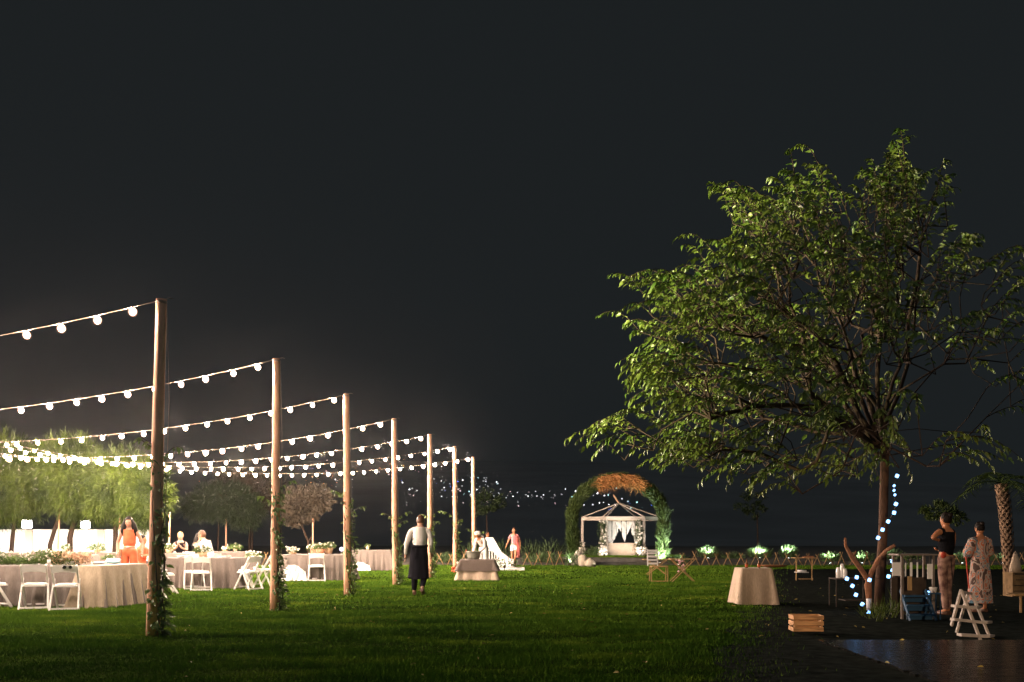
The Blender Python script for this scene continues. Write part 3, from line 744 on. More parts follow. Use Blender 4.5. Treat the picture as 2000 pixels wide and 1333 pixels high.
def flower_pot(px, d, z, label, r=.11, h=.15, m='kraft', spread=.2, n=160, flowers=14, group='pots of flowers on the tables', leafm='vine', x=None):
    x = X(px, d) if x is None else x
    t = thing('potted_flowers', label, 'flower pot', (x, d, z), 0, group)
    MB().lathe([(r * .72, 0), (r * .85, h * .4), (r, h), (r * .93, h), (r * .8, h * .75)], (0, 0, 0), 14).build('pot', M[m], t)
    u = rng.normal(size=(n, 3)); u /= np.linalg.norm(u, axis=1, keepdims=True); u[:, 2] = np.abs(u[:, 2]) * .9 - .1
    P_ = np.array([0, 0, h + .02]) + u * np.array([spread, spread, spread * .75]) * rng.uniform(.3, 1, n)[:, None]
    leaves('foliage', P_, u + rng.normal(size=(n, 3)) * .5, rng.uniform(.05, .10, n), rng.uniform(.03, .06, n), M[leafm], t)
    b = MB()
    for q in range(flowers):
        a = random.uniform(0, 2 * PI); rr = spread * random.uniform(.2, 1); b.ball((rr * math.cos(a), rr * math.sin(a), h + random.uniform(.02, spread * .8)), random.uniform(.016, .034), 6, 4, .25)
    b.build('blossom', M['petal'], t)

# --- front left table with runner of flowers
table(-8.72, 19.05, -11, 2.9, 1.4, 'grey linen cloth on the front left table with sunglasses chair before it', seed=3, amp=.08, folds=1.0, flare=.08)
c = cloth_mesh(.5, 1.5, .77, .07, 9, .10, folds=.75).build('tablecloth', M['linen_tan']); c.location = (-7.53, 18.82, .004); c.rotation_euler = (0, 0, R(-11)); tag(c, 'sand coloured cloth falling in wide folds over the right end of the front left table', 'tablecloth', 'long linen tablecloths')
def runner():
    t = thing('flower_runner', 'garland of greenery with small white flowers along the front left table', 'flower garland', (-9.15, 19.1, .775), R(-11))
    n = 2600; xs = rng.uniform(-1.1, .95, n); hh = .16 + .07 * np.sin(xs * 5) + .05 * np.sin(xs * 13)
    P_ = np.stack([xs, rng.normal(0, .11, n), rng.uniform(0, 1, n) ** 1.3 * hh], 1); D_ = rng.normal(size=(n, 3)); D_[:, 2] += .7
    leaves('foliage', P_, D_, rng.uniform(.05, .12, n), rng.uniform(.02, .05, n), M['vine'], t)
    for q in range(60):
        x = random.uniform(-1.1, .95); b = MB().ball((x, random.uniform(-.15, .1), random.uniform(.06, .26)), random.uniform(.018, .032), 6, 4, .25); b.build('blossom', M['petal'], t)
    n = 500; P_ = np.stack([rng.uniform(.45, 1.15, n), rng.normal(0, .1, n), rng.uniform(0, .2, n)], 1); D_ = rng.normal(size=(n, 3)); D_[:, 2] += .9
    leaves('dried_grass', P_, D_, rng.uniform(.08, .16, n), .018, M['kraft'], t, BLADE_V, BLADE_F)['kind'] = 'stuff'
runner()
chair(70, 18.0, 17, 'white folding chair seen from behind at the front left table, without sunglasses')
a2 = chair(131, 17.75, 13, 'white folding chair seen from behind with dark sunglasses hanging on its back')
chair(-14, 18.1, -35, 'white folding chair cut by the left edge of the picture')
sg = thing('sunglasses', 'dark sunglasses hanging on the back of a white folding chair', 'sunglasses', (X(131, 17.75) + .13, 17.47, .765))
for s in (-1, 1):
    MB().ball((s * .052, 0, 0), (.037, .008, .032), 12, 6).build('lens', M['glassdark'], sg)
MB().bar((-.02, 0, .012), (.02, 0, .012), .006).build('bridge', M['glassdark'], sg)
chair(138, 20.4, 180, 'white folding chair facing us across the front left table')
chair(205, 22.2, 150, 'white folding chair just left of the woman in coral')
chair(290, 20.6, 75, 'white folding chair half hidden behind the nearest wooden pole, left side')
chair(322, 22.6, -60, 'white folding chair half hidden behind the vine of the nearest pole, right side')
plate_stack(-8.35, 18.95, .775, 'white plates on the front left table behind the chair with sunglasses', 4, .15)
plate_stack(-7.95, 19.15, .775, 'low white plates near the right end of the front left table', 2, .14)
wp = MB().box((0, 0, .02), (.3, .2, .04), top=.9).build('paper_bag', M['cloth_white']); wp.location = (-8.0, 19.45, .775); tag(wp, 'folded white napkins on the far side of the front left table', 'napkins')
gl = thing('glass_jar', 'small white lidded jar standing on the front left table', 'jar', (-8.72, 18.75, .775)); MB().lathe([(.03, 0), (.034, .05), (.034, .08)], n=12).build('jar_body', M['plate'], gl); MB().lathe([(.036, .08), (.036, .095)], n=12).build('lid', M['cushion'], gl)
bt = MB().ball((0, 0, .03), (.14, .09, .03), 12, 6).build('napkin_bundle', mat('pale_blue_cloth', (.30, .50, .55), .8, .1)); bt.location = (X(222, 19.2), 19.2, .775); tag(bt, 'pale blue cloth lying before the woman in coral', 'cloth')
# --- tables behind
table(X(138, 28.5), 28.7, 0, 1.15, .8, 'small grey linen cloth on the table between the two garden lanterns', seed=5)
table(X(80, 33), 33.0, 0, 2.6, .9, 'grey linen cloth on the long table near the wall at far left', seed=6)
flower_pot(107, 30.5, .0, 'tall planter of pale flowers before the white wall', .16, .62, 'kraft', .34, 330, 30)
flower_pot(190, 32.5, .76, 'low bowl of red and green flowers on the table near the wall', .12, .08, 'kraft', .35, 380, 10)
flower_pot(213, 30.5, .45, 'leafy green plant left of the woman in coral', .10, .12, 'kraft', .22, 260, 4)
flower_pot(128, 33, .77, 'small pot of cream flowers on the long table near the wall', .08, .1, 'kraft', .2, 120, 12)
t_ = table(X(200, 32.5), 32.7, 0, 1.7, .9, 'grey linen cloth on the table under the bowl of red and green flowers', seed=16)
# --- table with the single chair, middle left
table(X(396, 25.0), 25.1, -2, 1.85, 1.0, 'grey linen cloth on the table between the first and second wooden poles', seed=7, amp=.095, folds=1.7)
c = MB(); 
chair(394, 23.85, 15, 'white folding chair seen from behind between the first and second poles')
chair(378, 24.3, 24, 'white folding chair overlapping the one seen from behind, slightly turned')
chair(484, 24.2, 62, 'white folding chair turned side-on at the right end of the table')
chair(474, 24.9, 100, 'white folding chair farther in, right of the grey cloth table')
chair(519, 25.6, 78, 'white folding chair alone just left of the second wooden pole')
flower_pot(396, 24.9, .77, 'kraft pot of pale green flowers on the table between first and second poles', .13, .14, 'kraft', .22, 240, 18)
plate_stack(X(362, 24.9), 24.9, .77, 'white plates left of the kraft flower pot', 4, .2)
plate_stack(X(440, 25), 25.0, .77, 'white plates right of the kraft flower pot', 2, .15)
chair(374, 26.6, 160, 'white folding chair beyond the table, left of the kraft flower pot')
table(X(448, 34), 34.0, 0, 1.55, .9, 'pale grey cloth on the table right behind the seated man in white', seed=8, amp=.08, folds=1.6)
table(X(350, 31), 31.2, 0, 1.15, .9, 'grey cloth on the table before the seated blond woman', seed=18, folds=1.4)
flower_pot(330, 30.9, .77, 'pot of pale flowers beside the seated blond woman', .11, .13, 'kraft', .2, 200, 20)
flower_pot(460, 34, .77, 'green leafy stems with white flowers on the table behind the seated man', .07, .08, 'kraft', .26, 200, 8)
flower_pot(440, 34, .77, 'low cream flowers on the table behind the seated man', .1, .04, 'kraft', .14, 60, 26)
flower_pot(496, 31, .5, 'tall arrangement of cream flowers left of the second wooden pole', .1, .1, 'kraft', .3, 200, 36)
# --- table between second and third pole
table(X(617, 29), 29.4, 0, 1.95, 1.0, 'grey linen cloth on the table between the second and third poles', seed=10, amp=.10, folds=1.5)
chair(619, 28.7, 9, 'white folding chair seen from behind between the second and third poles')
flower_pot(626, 29.3, .77, 'terracotta pot of flowers, left one on the table between second and third poles', .14, .15, 'terracotta', .22, 220, 18)
flower_pot(642, 29.6, .77, 'pale kraft pot of flowers, right one on the table between second and third poles', .13, .18, 'kraft', .22, 220, 22)
flower_pot(572, 29.1, .77, 'mound of white flowers on the left end of the table between second and third poles', .12, .05, 'kraft', .2, 60, 46)
flower_pot(612, 29.7, .77, 'cluster of white flowers and leaves behind the terracotta pot', .1, .12, 'kraft', .2, 160, 30)
def draped(px, d, w, h, label, seed):
    rnd = random.Random(seed); b = MB(); nu, nv = 26, 12; vs = []; fs = []
    for j in range(nv + 1):
        v = j / nv
        for i in range(nu + 1):
            u = i / nu; x = (u - .5) * w * (1.0 + .25 * (1 - v)); hh = h * (1 - .45 * max(0, u - .55) / .45 - .25 * max(0, .2 - u) / .2)
            z = v * hh; y = -.10 - .16 * (1 - v) ** 1.5 - .035 * math.sin(u * 21 + 3 * v + seed) - .03 * math.sin(u * 37 - 6 * v)
            vs.append((x, y + .08 * (v > .97), max(.01, z)))
    for j in range(nv):
        for i in range(nu): a = j * (nu + 1) + i; fs.append((a, a + 1, a + nu + 2, a + nu + 1))
    o = b.add(vs, fs, True).build('white_drape', M['cloth_white']); o.location = (X(px, d), d, 0); tag(o, label, 'cloth', 'white cloths gathered against the tables'); return o
draped(577, 28.72, .62, .46, 'white cloth gathered against the left corner of the table between second and third poles', 1)
draped(706, 36.95, .62, .32, 'white cloth gathered against the table right of the third pole', 2)
table(X(727, 37.5), 37.5, 0, 1.5, .9, 'grey linen cloth on the table between the third and fourth poles', seed=12, amp=.085, folds=1.7)
flower_pot(718, 37.2, .77, 'small yellowish pot alone on the table between third and fourth poles', .07, .13, 'kraft', .1, 60, 6)
gl = thing('globe_lamp', 'small glowing violet-white globe lamp beside the third wooden pole', 'lamp', (X(667, 33), 33, 0)); MB().ball((0, 0, .86), .07, 12, 8).build('globe', emis('violet_globe', (.85, .75, 1), 3), gl); MB().tube([(0, 0, 0), (0, 0, .8)], .012, 6).build('stem', M['dark_metal'], gl)

# --- buffet table with tub
xb = X(932, 28.9)
t = table(xb, 29.3, 0, .96, .85, 'sand cloth flaring to the grass on the buffet table with metal tub', 'linen covered banquet tables', 'linen_light', .60, .03, 21, .7, .11, 'buffet_table')
c = cloth_mesh(1.0, .89, .607, .012, 22, .10, folds=.6, drop=.34).build('overlay_cloth', M['linen_dark']); c.location = (xb, 29.3, .004); tag(c, 'brown overlay cloth on top of the buffet table', 'tablecloth')
tub = thing('metal_tub', 'galvanised metal tub standing on the buffet table', 'tub', (X(925, 29.2), 29.2, .617))
MB().lathe([(.17, 0), (.19, .10), (.215, .22), (.225, .225), (.225, .235), (.205, .235), (.19, .20), (.16, .02)], n=24).build('tub_body', M['steel'], tub)
for s in (-1, 1): MB().tube([(s * .215, -.05, .16), (s * .25, -.04, .13), (s * .25, .04, .13), (s * .215, .05, .16)], .007, 6).build('handle', M['steel'], tub)
rose = thing('red_flower', 'single red flower at the left rim of the metal tub', 'flower', (X(911, 29.2), 29.15, .85)); MB().ball((0, 0, .03), .022, 7, 5, .3).build('blossom', M['redpetal'], rose); MB().tube([(0.05, 0, -.05), (0, 0, .02)], .004, 4).build('stem', M['hedge'], rose)
n = 26; fl = thing('coral_bouquet', 'bunch of coral flowers lying at the foot of the sixth pole', 'flowers', (X(890, 34.6), 34.7, 0)); b = MB()
for q in range(n): b.ball((random.uniform(-.13, .13), random.uniform(-.1, .1), random.uniform(.03, .22)), random.uniform(.03, .055), 6, 4, .35)
b.build('blossom', M['coral'], fl)
fl2 = thing('white_bouquet', 'white flowers at the left foot of the buffet table', 'flowers', (X(897, 33), 33, 0)); b = MB()
for q in range(22): b.ball((random.uniform(-.1, .1), random.uniform(-.1, .1), random.uniform(.1, .42)), random.uniform(.03, .05), 6, 4, .3)
b.build('blossom', M['petal'], fl2)

# --- white sloping panel stand behind the buffet
dp_ = 38.0
t = thing('white_ramp_stand', 'white sloping panel on a slatted frame behind the buffet table', 'ramp stand', (X(965, dp_), dp_, 0))
def WX(px): return X(px, dp_) - X(965, dp_)
def WZ(py): return Z(py, dp_)
b = MB(); pts = [(948, 1050), (963, 1050), (979, 1078), (1004, 1097), (995, 1103), (972, 1088), (962, 1077), (950, 1077)]
vs = [(WX(a), -.03, WZ(c_)) for a, c_ in pts] + [(WX(a), .03, WZ(c_)) for a, c_ in pts]; k = len(pts)
b.add(vs, [tuple(range(k))[::-1], tuple(k + i for i in range(k))] + [(i, (i + 1) % k, k + (i + 1) % k, k + i) for i in range(k)]); b.build('panel', M['white'], t)
b = MB()
for px in (951, 956, 961, 966, 971, 977, 983, 989):
    MB().bar((WX(px), 0, .12), (WX(px), 0, WZ(1078 + max(0, px - 962) * .75)), .04, .03, up=(0, 1, 0)).build('slat', M['white'], t)
MB().bar((WX(948), 0, .26), (WX(1000), 0, .20), .04, .05).build('rail', M['white'], t)
MB().bar((WX(950), 0, 0), (WX(950), 0, WZ(1050)), .05, .05).build('leg', M['white'], t)
o = MB().box((X(996, 37.6), 37.6, .05), (1.1, 1.2, .1)).build('low_platform', M['white'], None, .01); tag(o, 'low white platform under the running woman in pink', 'platform')
fl3 = thing('white_bouquet', 'heap of white flowers on the low white platform', 'flowers', (X(988, 37.4), 37.4, .1)); b = MB()
for q in range(60): b.ball((random.uniform(-.42, .3), random.uniform(-.15, .25), random.uniform(.02, .30)), random.uniform(.03, .055), 6, 4, .3)
b.build('blossom', M['petal'], fl3)
n = 160; leaves('foliage', np.stack([rng.uniform(-.6, .4, n), rng.uniform(-.1, .3, n), rng.uniform(0, .28, n)], 1), rng.normal(size=(n, 3)) + [0, 0, .8], .16, .03, M['shrub'], fl3, BLADE_V, BLADE_F)

# ================================================================== LATTICE FENCE
def lattice(p0, p1, label, d=42.5, step=23, h=.60):
    t = thing('lattice_fence', label, 'fence', (X(p0, d), d, 0), 0, 'low criss-cross bamboo fences along the lawn edge')
    x = p0
    while x < p1:
        w = .21 * random.uniform(.8, 1.2); x0 = X(x, d) - X(p0, d); hh = h * random.uniform(.85, 1.08)
        for s in (-1, 1):
            MB().tube([(x0 - s * w * .95, s * .02, -.02), (x0 + s * w * .38, s * .02, hh)], .015, 6).build('slat', M['bamboo'], t)
        x += step * random.uniform(.85, 1.15)
    return t
lattice(500, 560, 'short bamboo lattice piece left of the second wooden pole')
lattice(858, 912, 'bamboo lattice piece left of the buffet table')
lattice(1030, 1112, 'bamboo lattice piece between the pink woman and the flower arch')
lattice(1332, 1470, 'bamboo lattice piece left behind the tan clothed cocktail table')
lattice(1476, 1580, 'bamboo lattice piece behind the folding side table')
lattice(1596, 1700, 'bamboo lattice piece behind the crossed driftwood')
lattice(1868, 1892, 'bamboo lattice piece between the two people at the right')
lattice(1945, 2010, 'bamboo lattice piece at the right edge by the palm')

# ================================================================== SHRUBS AND GROUND SPOTS
def spot_light(name, px, d, z, power, label, color=(.86, 1.0, .84), aim=(0, .3, 1), angle=110, x=None, size=.06, blend=.8, body=True):
    x = X(px, d) if x is None else x
    t = thing(name, label, 'spotlight', (x, d, z), 0, 'small spotlights set in the planting')
    a = Vector(aim).normalized()
    if body:
        MB().tube([Vector((0, 0, 0)), a * .1], [.04, .05], 10).build('housing', M['dark_metal'], t)
        MB().tube([a * .1, a * .106], [.043, .043], 10).build('lens', M['spotglow'], t)
        MB().tube([(0, 0, -z), (0, 0, 0)], .01, 5).build('spike', M['dark_metal'], t)
    l = bpy.data.lights.new('spot_lamp', 'SPOT'); l.energy = power; l.color = color; l.spot_size = R(angle); l.spot_blend = blend; l.shadow_soft_size = size
    o = bpy.data.objects.new('spot_lamp', l); COL.objects.link(o); o.parent = t; o.location = a * .13
    o.rotation_euler = a.to_track_quat('-Z', 'Y').to_euler()
    return t
def shrub(px, d, z0, w, h, n, label, m='shrub', blade=(.14, .3), bw=.03, group='spiky shrubs along the lawn edge'):
    t = thing('shrub', label, 'shrub', (X(px, d), d, z0), 0, group)
    a = rng.uniform(0, 2 * PI, n); r_ = rng.uniform(0, 1, n) ** .6; P_ = np.stack([np.cos(a) * r_ * w / 2, np.sin(a) * r_ * w * .35, rng.uniform(0, 1, n) ** 1.2 * h * .75 * (1 - .4 * r_)], 1)
    D_ = np.stack([np.cos(a) * r_ * .7, np.sin(a) * r_ * .7, np.ones(n)], 1) + rng.normal(size=(n, 3)) * .35
    leaves('foliage', P_, D_, rng.uniform(*blade, n), rng.uniform(bw * .6, bw * 1.4, n), M[m], t, BLADE_V, BLADE_F)
    st = MB()
    for q in range(5): st.tube([(random.uniform(-.1, .1) * w, 0, -.1), (random.uniform(-.3, .3) * w, 0, h * .7)], [.014, .006], 4)
    st.build('stem', M['hedge'], t); return t
zb = .22
SH = [(1383, 46, .28, 1.0, .62, 520, 'bright floodlit shrub left behind the tan clothed table', 42), (1484, 46, .28, 1.05, .55, 620, 'bright floodlit broad shrub behind the tan clothed table', 85), (1540, 46, .28, .8, .72, 480, 'bright floodlit pointed shrub above the folding side table', 60),
      (1622, 44.3, .1, .9, .5, 420, 'bright shrub beside the white jars', 50), (1684, 44.3, .1, 1.1, .55, 420, 'green lit shrub behind the crossed driftwood', 22), (1740, 46, .2, .9, .6, 300, 'small green shrub right of the trunk of the large tree', 3),
      (1880, 44.3, .1, .7, .5, 320, 'green lit shrub between the two people at the right', 12), (1960, 44.3, .1, 1.1, .5, 420, 'green lit shrub at the foot of the palm', 14), (1325, 43.5, .05, .8, .42, 300, 'green tuft right of the flower arch', 10),
      (1240, 55, .3, .8, .7, 200, 'dim shrub inside the arch right of the altar', 0), (1158, 46, .3, .7, .6, 220, 'dim spiky shrub inside the arch left of the altar', 0)]
for px, d, z, w, h, n, lb, pw in SH:
    shrub(px, d, z, w, h, n, lb)
    if pw: spot_light('ground_spotlight', px, d - .8, z - .1, pw * 44, 'small spotlight under the ' + lb)
for px, d, w, h, lb in ((870, 44, 1.6, .5, 'low green planting behind the fifth and sixth poles'), (1060, 44, 1.8, .55, 'low green planting left of the flower arch'), (700, 45, 1.6, .8, 'tall spiky plant right of the third wooden pole'), (757, 44, .5, .7, 'narrow plant left of the fourth wooden pole'), (1130, 43, .7, .4, 'green planting at the left foot of the flower arch'), (1430, 46, 1.2, .5, 'dim shrub between the floodlit shrubs')):
    shrub(px, d, .1, w, h, int(300 * w), lb)
for px in (925, 985, 1035, 1075):
    shrub(px, 47, .2, 1.3, 1.1, 110, f'dim tall grass tuft in the dark bank, {["left of the white panel", "behind the white panel", "behind the pink woman", "just left of the arch"][(925, 985, 1035, 1075).index(px)]}', blade=(.3, .6), bw=.025, group='dim grass tufts in the bank')

for k, px in enumerate((-60, 15, 90, 160, 230, 300)):  # row of unseen lamps, assumed and added to brighten the wall
    spot_light('ground_spotlight', px, 42.6, .08, 210, f'small assumed spotlight, added out of view to wash the white garden wall, number {["off the left edge", "under the left lantern", "by the forked tree", "under the right lantern", "behind the woman in coral", "behind the nearest pole"][k]}'.replace('number ', ''), color=(1, .93, .86), aim=(0, 1, .42), angle=150)
# ================================================================== FLOWER ARCH
def arch():
    d = 43.0; cx_ = X(1207, d); t = thing('greenery_arch', 'round arch of clipped greenery framing the white gazebo', 'arch', (cx_, d, 0))
    # centre line of the ring
    path = []
    Rx, Rz = 1.98, 1.72; cz = 2.02
    for i in range(41):
        a = R(-38) + R(256) * i / 40
        x = Rx * math.cos(a); z = cz + (Rz * math.sin(a) if a < 99 else 0)
        if math.sin(a) < 0: z = cz + 2.9 * math.sin(a); x = Rx * (1 - .06 * (-math.sin(a))) * (1 if math.cos(a) > 0 else -1)
        path.append(Vector((x, 0, max(0, z))))
    MB().tube(path, [.11] * 41, 8).build('blocking_core', M['darkleaf'], t)  # dark tube added inside the foliage to block light passing through
    def ring(n, lo, hi, name, m, rad=.3, size=(.12, .3), w=.035, sideways=0.0):
        u = rng.uniform(lo, hi, n) * 40; i0 = np.clip(u.astype(int), 0, 39); f = (u - i0)[:, None]
        PP = np.array([tuple(p) for p in path]); C = PP[i0] * (1 - f) + PP[i0 + 1] * f; T = PP[i0 + 1] - PP[i0]; T /= np.linalg.norm(T, axis=1, keepdims=True) + 1e-9
        T[C[:, 0] < 0] *= -1
        v = rng.normal(size=(n, 3)); v -= (v * T).sum(1)[:, None] * T; v /= np.linalg.norm(v, axis=1, keepdims=True)
        rr = rad * rng.uniform(.45, 1.0, n) * (1 + .12 * np.sin(u * 2.1)); P_ = C + v * rr[:, None]
        updir = np.where(T[:, 2:3] > 0, T, -T)
        D_ = updir * .9 + v * .55 + rng.normal(size=(n, 3)) * .28
        return leaves(name, P_, D_, rng.uniform(*size, n), rng.uniform(w * .6, w * 1.4, n), m, t, BLADE_V, BLADE_F, rng.uniform(-3, 3, n))
    ring(15000, 0, 1, 'foliage', M['hedge'], .215)
    u = []
    n = 1500; xs = np.concatenate([rng.uniform(-.95, -.05, n // 2), rng.uniform(.05, .98, n // 2)]); zz = cz + Rz * np.sqrt(1 - (xs / Rx) ** 2) + .10
    P_ = np.stack([xs, rng.uniform(-.35, .1, n), zz + rng.uniform(-.28, .12, n)], 1); D_ = np.stack([rng.uniform(.1, 1, n) * np.where(rng.random(n) < .75, 1, -1), rng.uniform(-.5, .1, n), rng.uniform(-.75, .1, n)], 1)
    leaves('pampas_plume', P_, D_, rng.uniform(.2, .55, n), .026, M['pampas'], t, BLADE_V, BLADE_F, rng.uniform(-3, 3, n))
arch()
spot_light('ground_spotlight', 1290, 42.4, .05, 1000, 'strong spotlight at the right foot of the greenery arch', aim=(.0, .55, 1))
spot_light('ground_spotlight', 1113, 42.3, .05, 400, 'spotlight at the left foot of the greenery arch', aim=(.1, .6, 1))
fl = thing('white_bouquet', 'large spill of white and green flowers at the left foot of the arch', 'flowers', (X(1122, 42.2), 42.3, 0)); b = MB()
for q in range(70):
    h_ = random.random(); b.ball((random.uniform(-.35, .25) * (1 - h_ * .6) + .25 * h_, random.uniform(-.15, .15), .05 + .6 * h_), random.uniform(.03, .06), 6, 4, .3)
b.build('blossom', M['petal'], fl); n = 240
leaves('foliage', np.stack([rng.uniform(-.4, .4, n), rng.uniform(-.2, .2, n), rng.uniform(0, .5, n)], 1), rng.normal(size=(n, 3)) + [0, 0, .8], .2, .035, M['shrub'], fl, BLADE_V, BLADE_F)
sd = thing('side_table', 'small dark round table with white flowers by the left foot of the arch', 'table', (X(1137, 42.4), 42.4, 0)); MB().lathe([(.2, .52), (.2, .55)], n=18).build('tabletop', M['dark_metal'], sd); MB().tube([(0, 0, 0), (0, 0, .52)], .02, 8).build('stem', M['dark_metal'], sd); MB().lathe([(.14, 0), (.14, .02)], n=14).build('foot', M['dark_metal'], sd)
flower_pot(1137, 42.4, .55, 'white flower bowl on the small dark round table', .1, .07, 'plate', .22, 120, 34)
v = thing('stoneware_jar', 'tall egg-shaped pale stoneware jar before the arch', 'jar', (X(1138, 41.6), 41.6, 0), 0, 'stoneware jars before the arch'); MB().lathe([(.12, 0), (.19, .12), (.21, .28), (.17, .42), (.09, .5), (.08, .5)], n=20).build('jar_body', M['stone'], v)
v = thing('stoneware_jar', 'short squat pale stoneware jar before the arch', 'jar', (X(1152, 41.4), 41.4, 0), 0, 'stoneware jars before the arch'); MB().lathe([(.15, 0), (.24, .1), (.23, .2), (.12, .3), (.05, .33), (.05, .36)], n=20).build('jar_body', M['stone'], v)

# podium and gazebo
dg = 48.0
b = MB(); vs = []; N = 40; gx = X(1209, dg)
b.lathe([(3.3, -.02), (3.25, .30), (3.0, .33)], (gx, 47.2, 0), 48)
tag(b.build('podium_ground', M['soil']), 'round raised earth podium under the gazebo', kind='structure')
n = 14000; a = rng.uniform(0, 2 * PI, n); rr = 3.0 * np.sqrt(rng.random(n)); hh = rng.uniform(.03, .07, n)
p = np.stack([gx + rr * np.cos(a), 47.2 + rr * np.sin(a), np.full(n, .33)], 1); s_ = np.stack([np.full(n, .02), np.zeros(n), np.zeros(n)], 1)
tag(arr_mesh('grass', np.stack([p - s_, p + s_, p + np.stack([rng.normal(0, .02, n), rng.normal(0, .02, n), hh], 1)], 1), [(0, 1, 2)], M['grass']), 'short grass on the podium under the gazebo', 'grass', kind='stuff')
def gazebo():
    z0 = .33; t = thing('white_gazebo', 'pale hexagonal gazebo frame with an open pointed roof inside the greenery arch', 'gazebo', (gx, dg, z0))
    # plan: six corners, wide flattened hexagon
    C = [(X(1137, dg) - gx, -.1), (X(1182, dg) - gx, -1.35), (X(1253, dg) - gx, -1.35), (X(1292, dg) - gx + .4, -.1), (X(1253, dg) - gx, 1.25), (X(1182, dg) - gx, 1.25)]
    C[1] = (-.72, -1.35); C[2] = (1.02, -1.35); C[4] = (1.0, 1.25); C[5] = (-.72, 1.25); C[3] = (1.95, -.1)
    hz = Z(1013, dg - 1) - z0
    for x, y in C: MB().box((x, y, hz / 2), (.11, .11, hz)).build('post', M['frame_metal'], t)
    for i in range(6):
        a_ = Vector((*C[i], hz)); c_ = Vector((*C[(i + 1) % 6], hz)); MB().bar(a_, c_, .08, .17).build('beam', M['frame_metal'], t)
    pk = Vector((0.0, 0, Z(983, dg) - z0))
    for x, y in C: MB().bar((x, y, hz + .08), pk, .045, .045).build('rafter', M['frame_metal'], t)
    b = MB()
    for q in range(9):
        b.ball((pk.x - .02 - q * .03, 0, pk.z + .02 + q * .045), (.05, .03, .03), 6, 4, .3)
    b.build('finial', M['kraft'], t)
    # macrame curtain: many hanging cords with a scalloped lower edge
    w0, w1 = X(1185, dg - 1) - gx, X(1250, dg - 1) - gx; zt = hz - .1; ncord = 120; cu = MB()
    for i in range(ncord):
        u = i / (ncord - 1); x = w0 + (w1 - w0) * u
        if u < .13 or u > .88: L = 1.55
        elif u < .2: L = 1.5 - (u - .13) * 11
        elif u > .80: L = .75 + (u - .80) * 9
        else:
            L = .35 + .12 * abs(math.sin(u * 18)) ; c5 = abs(u - .52)
            L = max(L, 1.0 - c5 * 4.2)
            if u < .32: L = max(L, .95 - (u - .2) * 3.5)
            if u > .70: L = max(L, .75 - (.8 - u) * 2)
        L *= random.uniform(.94, 1.04)
        yy = -1.22 + .03 * math.sin(i * .9)
        if 2 < i and abs(math.sin(u * 22)) > .25 or u < .12 or u > .86:
            pts = [(x, yy, zt), (x + .01 * math.sin(i), yy + .01, zt - L * .5), (x + (.08 if u < .13 else (-.08 if u > .88 else 0)) * 1, yy, zt - L)]
            cu.tube(pts, [.008, .011, .012], 4)
    # swagged bands at the top
    for k in range(4):
        xa = w0 + (w1 - w0) * k / 4; xb_ = w0 + (w1 - w0) * (k + 1) / 4
        for r_ in range(6):
            pts = [(xa + (xb_ - xa) * u / 8, -1.24, zt - .02 - (.10 + .06 * r_) * math.sin(PI * u / 8)) for u in range(9)]; cu.tube(pts, .009, 4)
    cu.build('macrame_curtain', M['cloth_white'], t)
    MB().tube([(w0 - .05, -1.23, zt + .01), (w1 + .05, -1.23, zt + .01)], .02, 8).build('curtain_rod', M['wood'], t)
gazebo()
def garland(px, d, z0, z1, label, n=900):
    t = thing('flower_garland', label, 'flower garland', (X(px, d), d, z0), 0, 'flower garlands on the gazebo posts')
    P_ = np.stack([rng.normal(0, .10, n), rng.normal(0, .08, n), rng.uniform(0, z1 - z0, n)], 1)
    leaves('foliage', P_, rng.normal(size=(n, 3)), rng.uniform(.06, .14, n), .045, M['hedge'], t)
    b = MB()
    for q in range(36): b.ball((random.uniform(-.16, .16), -.12 + random.uniform(-.05, .05), random.random() ** 1.5 * (z1 - z0)), random.uniform(.025, .055), 6, 4, .3)
    b.build('blossom', M['petal'], t)
garland(1177, 46.4, .33, 2.0, 'garland of leaves and white flowers on the left front gazebo post')
garland(1247, 46.4, .33, 2.05, 'garland of leaves and white flowers on the right front gazebo post')
garland(1136, 47.6, .33, 1.0, 'vine with small white flowers on the outer left gazebo post', 350)
c = cloth_mesh(1.42, .7, .62, .02, 31, .06, folds=.6).build('tablecloth', M['linen_light']); c.location = (X(1214, 46.8), 47.1, .33); tag(c, 'pale cloth of the altar table inside the gazebo', 'tablecloth')
t = thing('altar_table', 'altar table under the pale cloth inside the gazebo', 'table', (X(1214, 46.8), 47.1, .33)); MB().box((0, 0, .59), (1.38, .66, .03)).build('tabletop', M['wood'], t)
for sx in (-1, 1): MB().box((sx * .6, 0, .285), (.05, .5, .57)).build('leg', M['wood'], t)
for px, lb in ((1177, 'heap of white flowers at the foot of the left gazebo post'), (1253, 'heap of white flowers at the foot of the right gazebo post')):
    f_ = thing('white_bouquet', lb, 'flowers', (X(px, 46), 46.0, .33), 0, 'white flowers at the gazebo posts'); b = MB()
    for q in range(40): b.ball((random.uniform(-.2, .2), random.uniform(-.15, .15), random.uniform(.03, .42)), random.uniform(.04, .07), 6, 4, .3)
    b.build('blossom', M['petal'], f_)
spot_light('ground_spotlight', 1180, 45.3, .36, 70, 'spotlight at the left gazebo flowers', color=(1, .92, .82), aim=(.25, .9, .75), angle=120)
spot_light('ground_spotlight', 1246, 45.3, .36, 95, 'spotlight at the right gazebo flowers', color=(1, .92, .86), aim=(-.2, .9, .75), angle=120)
spot_light('ground_spotlight', 1160, 40.2, .05, 520, 'assumed spotlight on the lawn aimed at the gazebo from the left', color=(1, .85, .75), aim=(.35, 1, .22), angle=38)  # assumed lamp, added to brighten the gazebo curtain
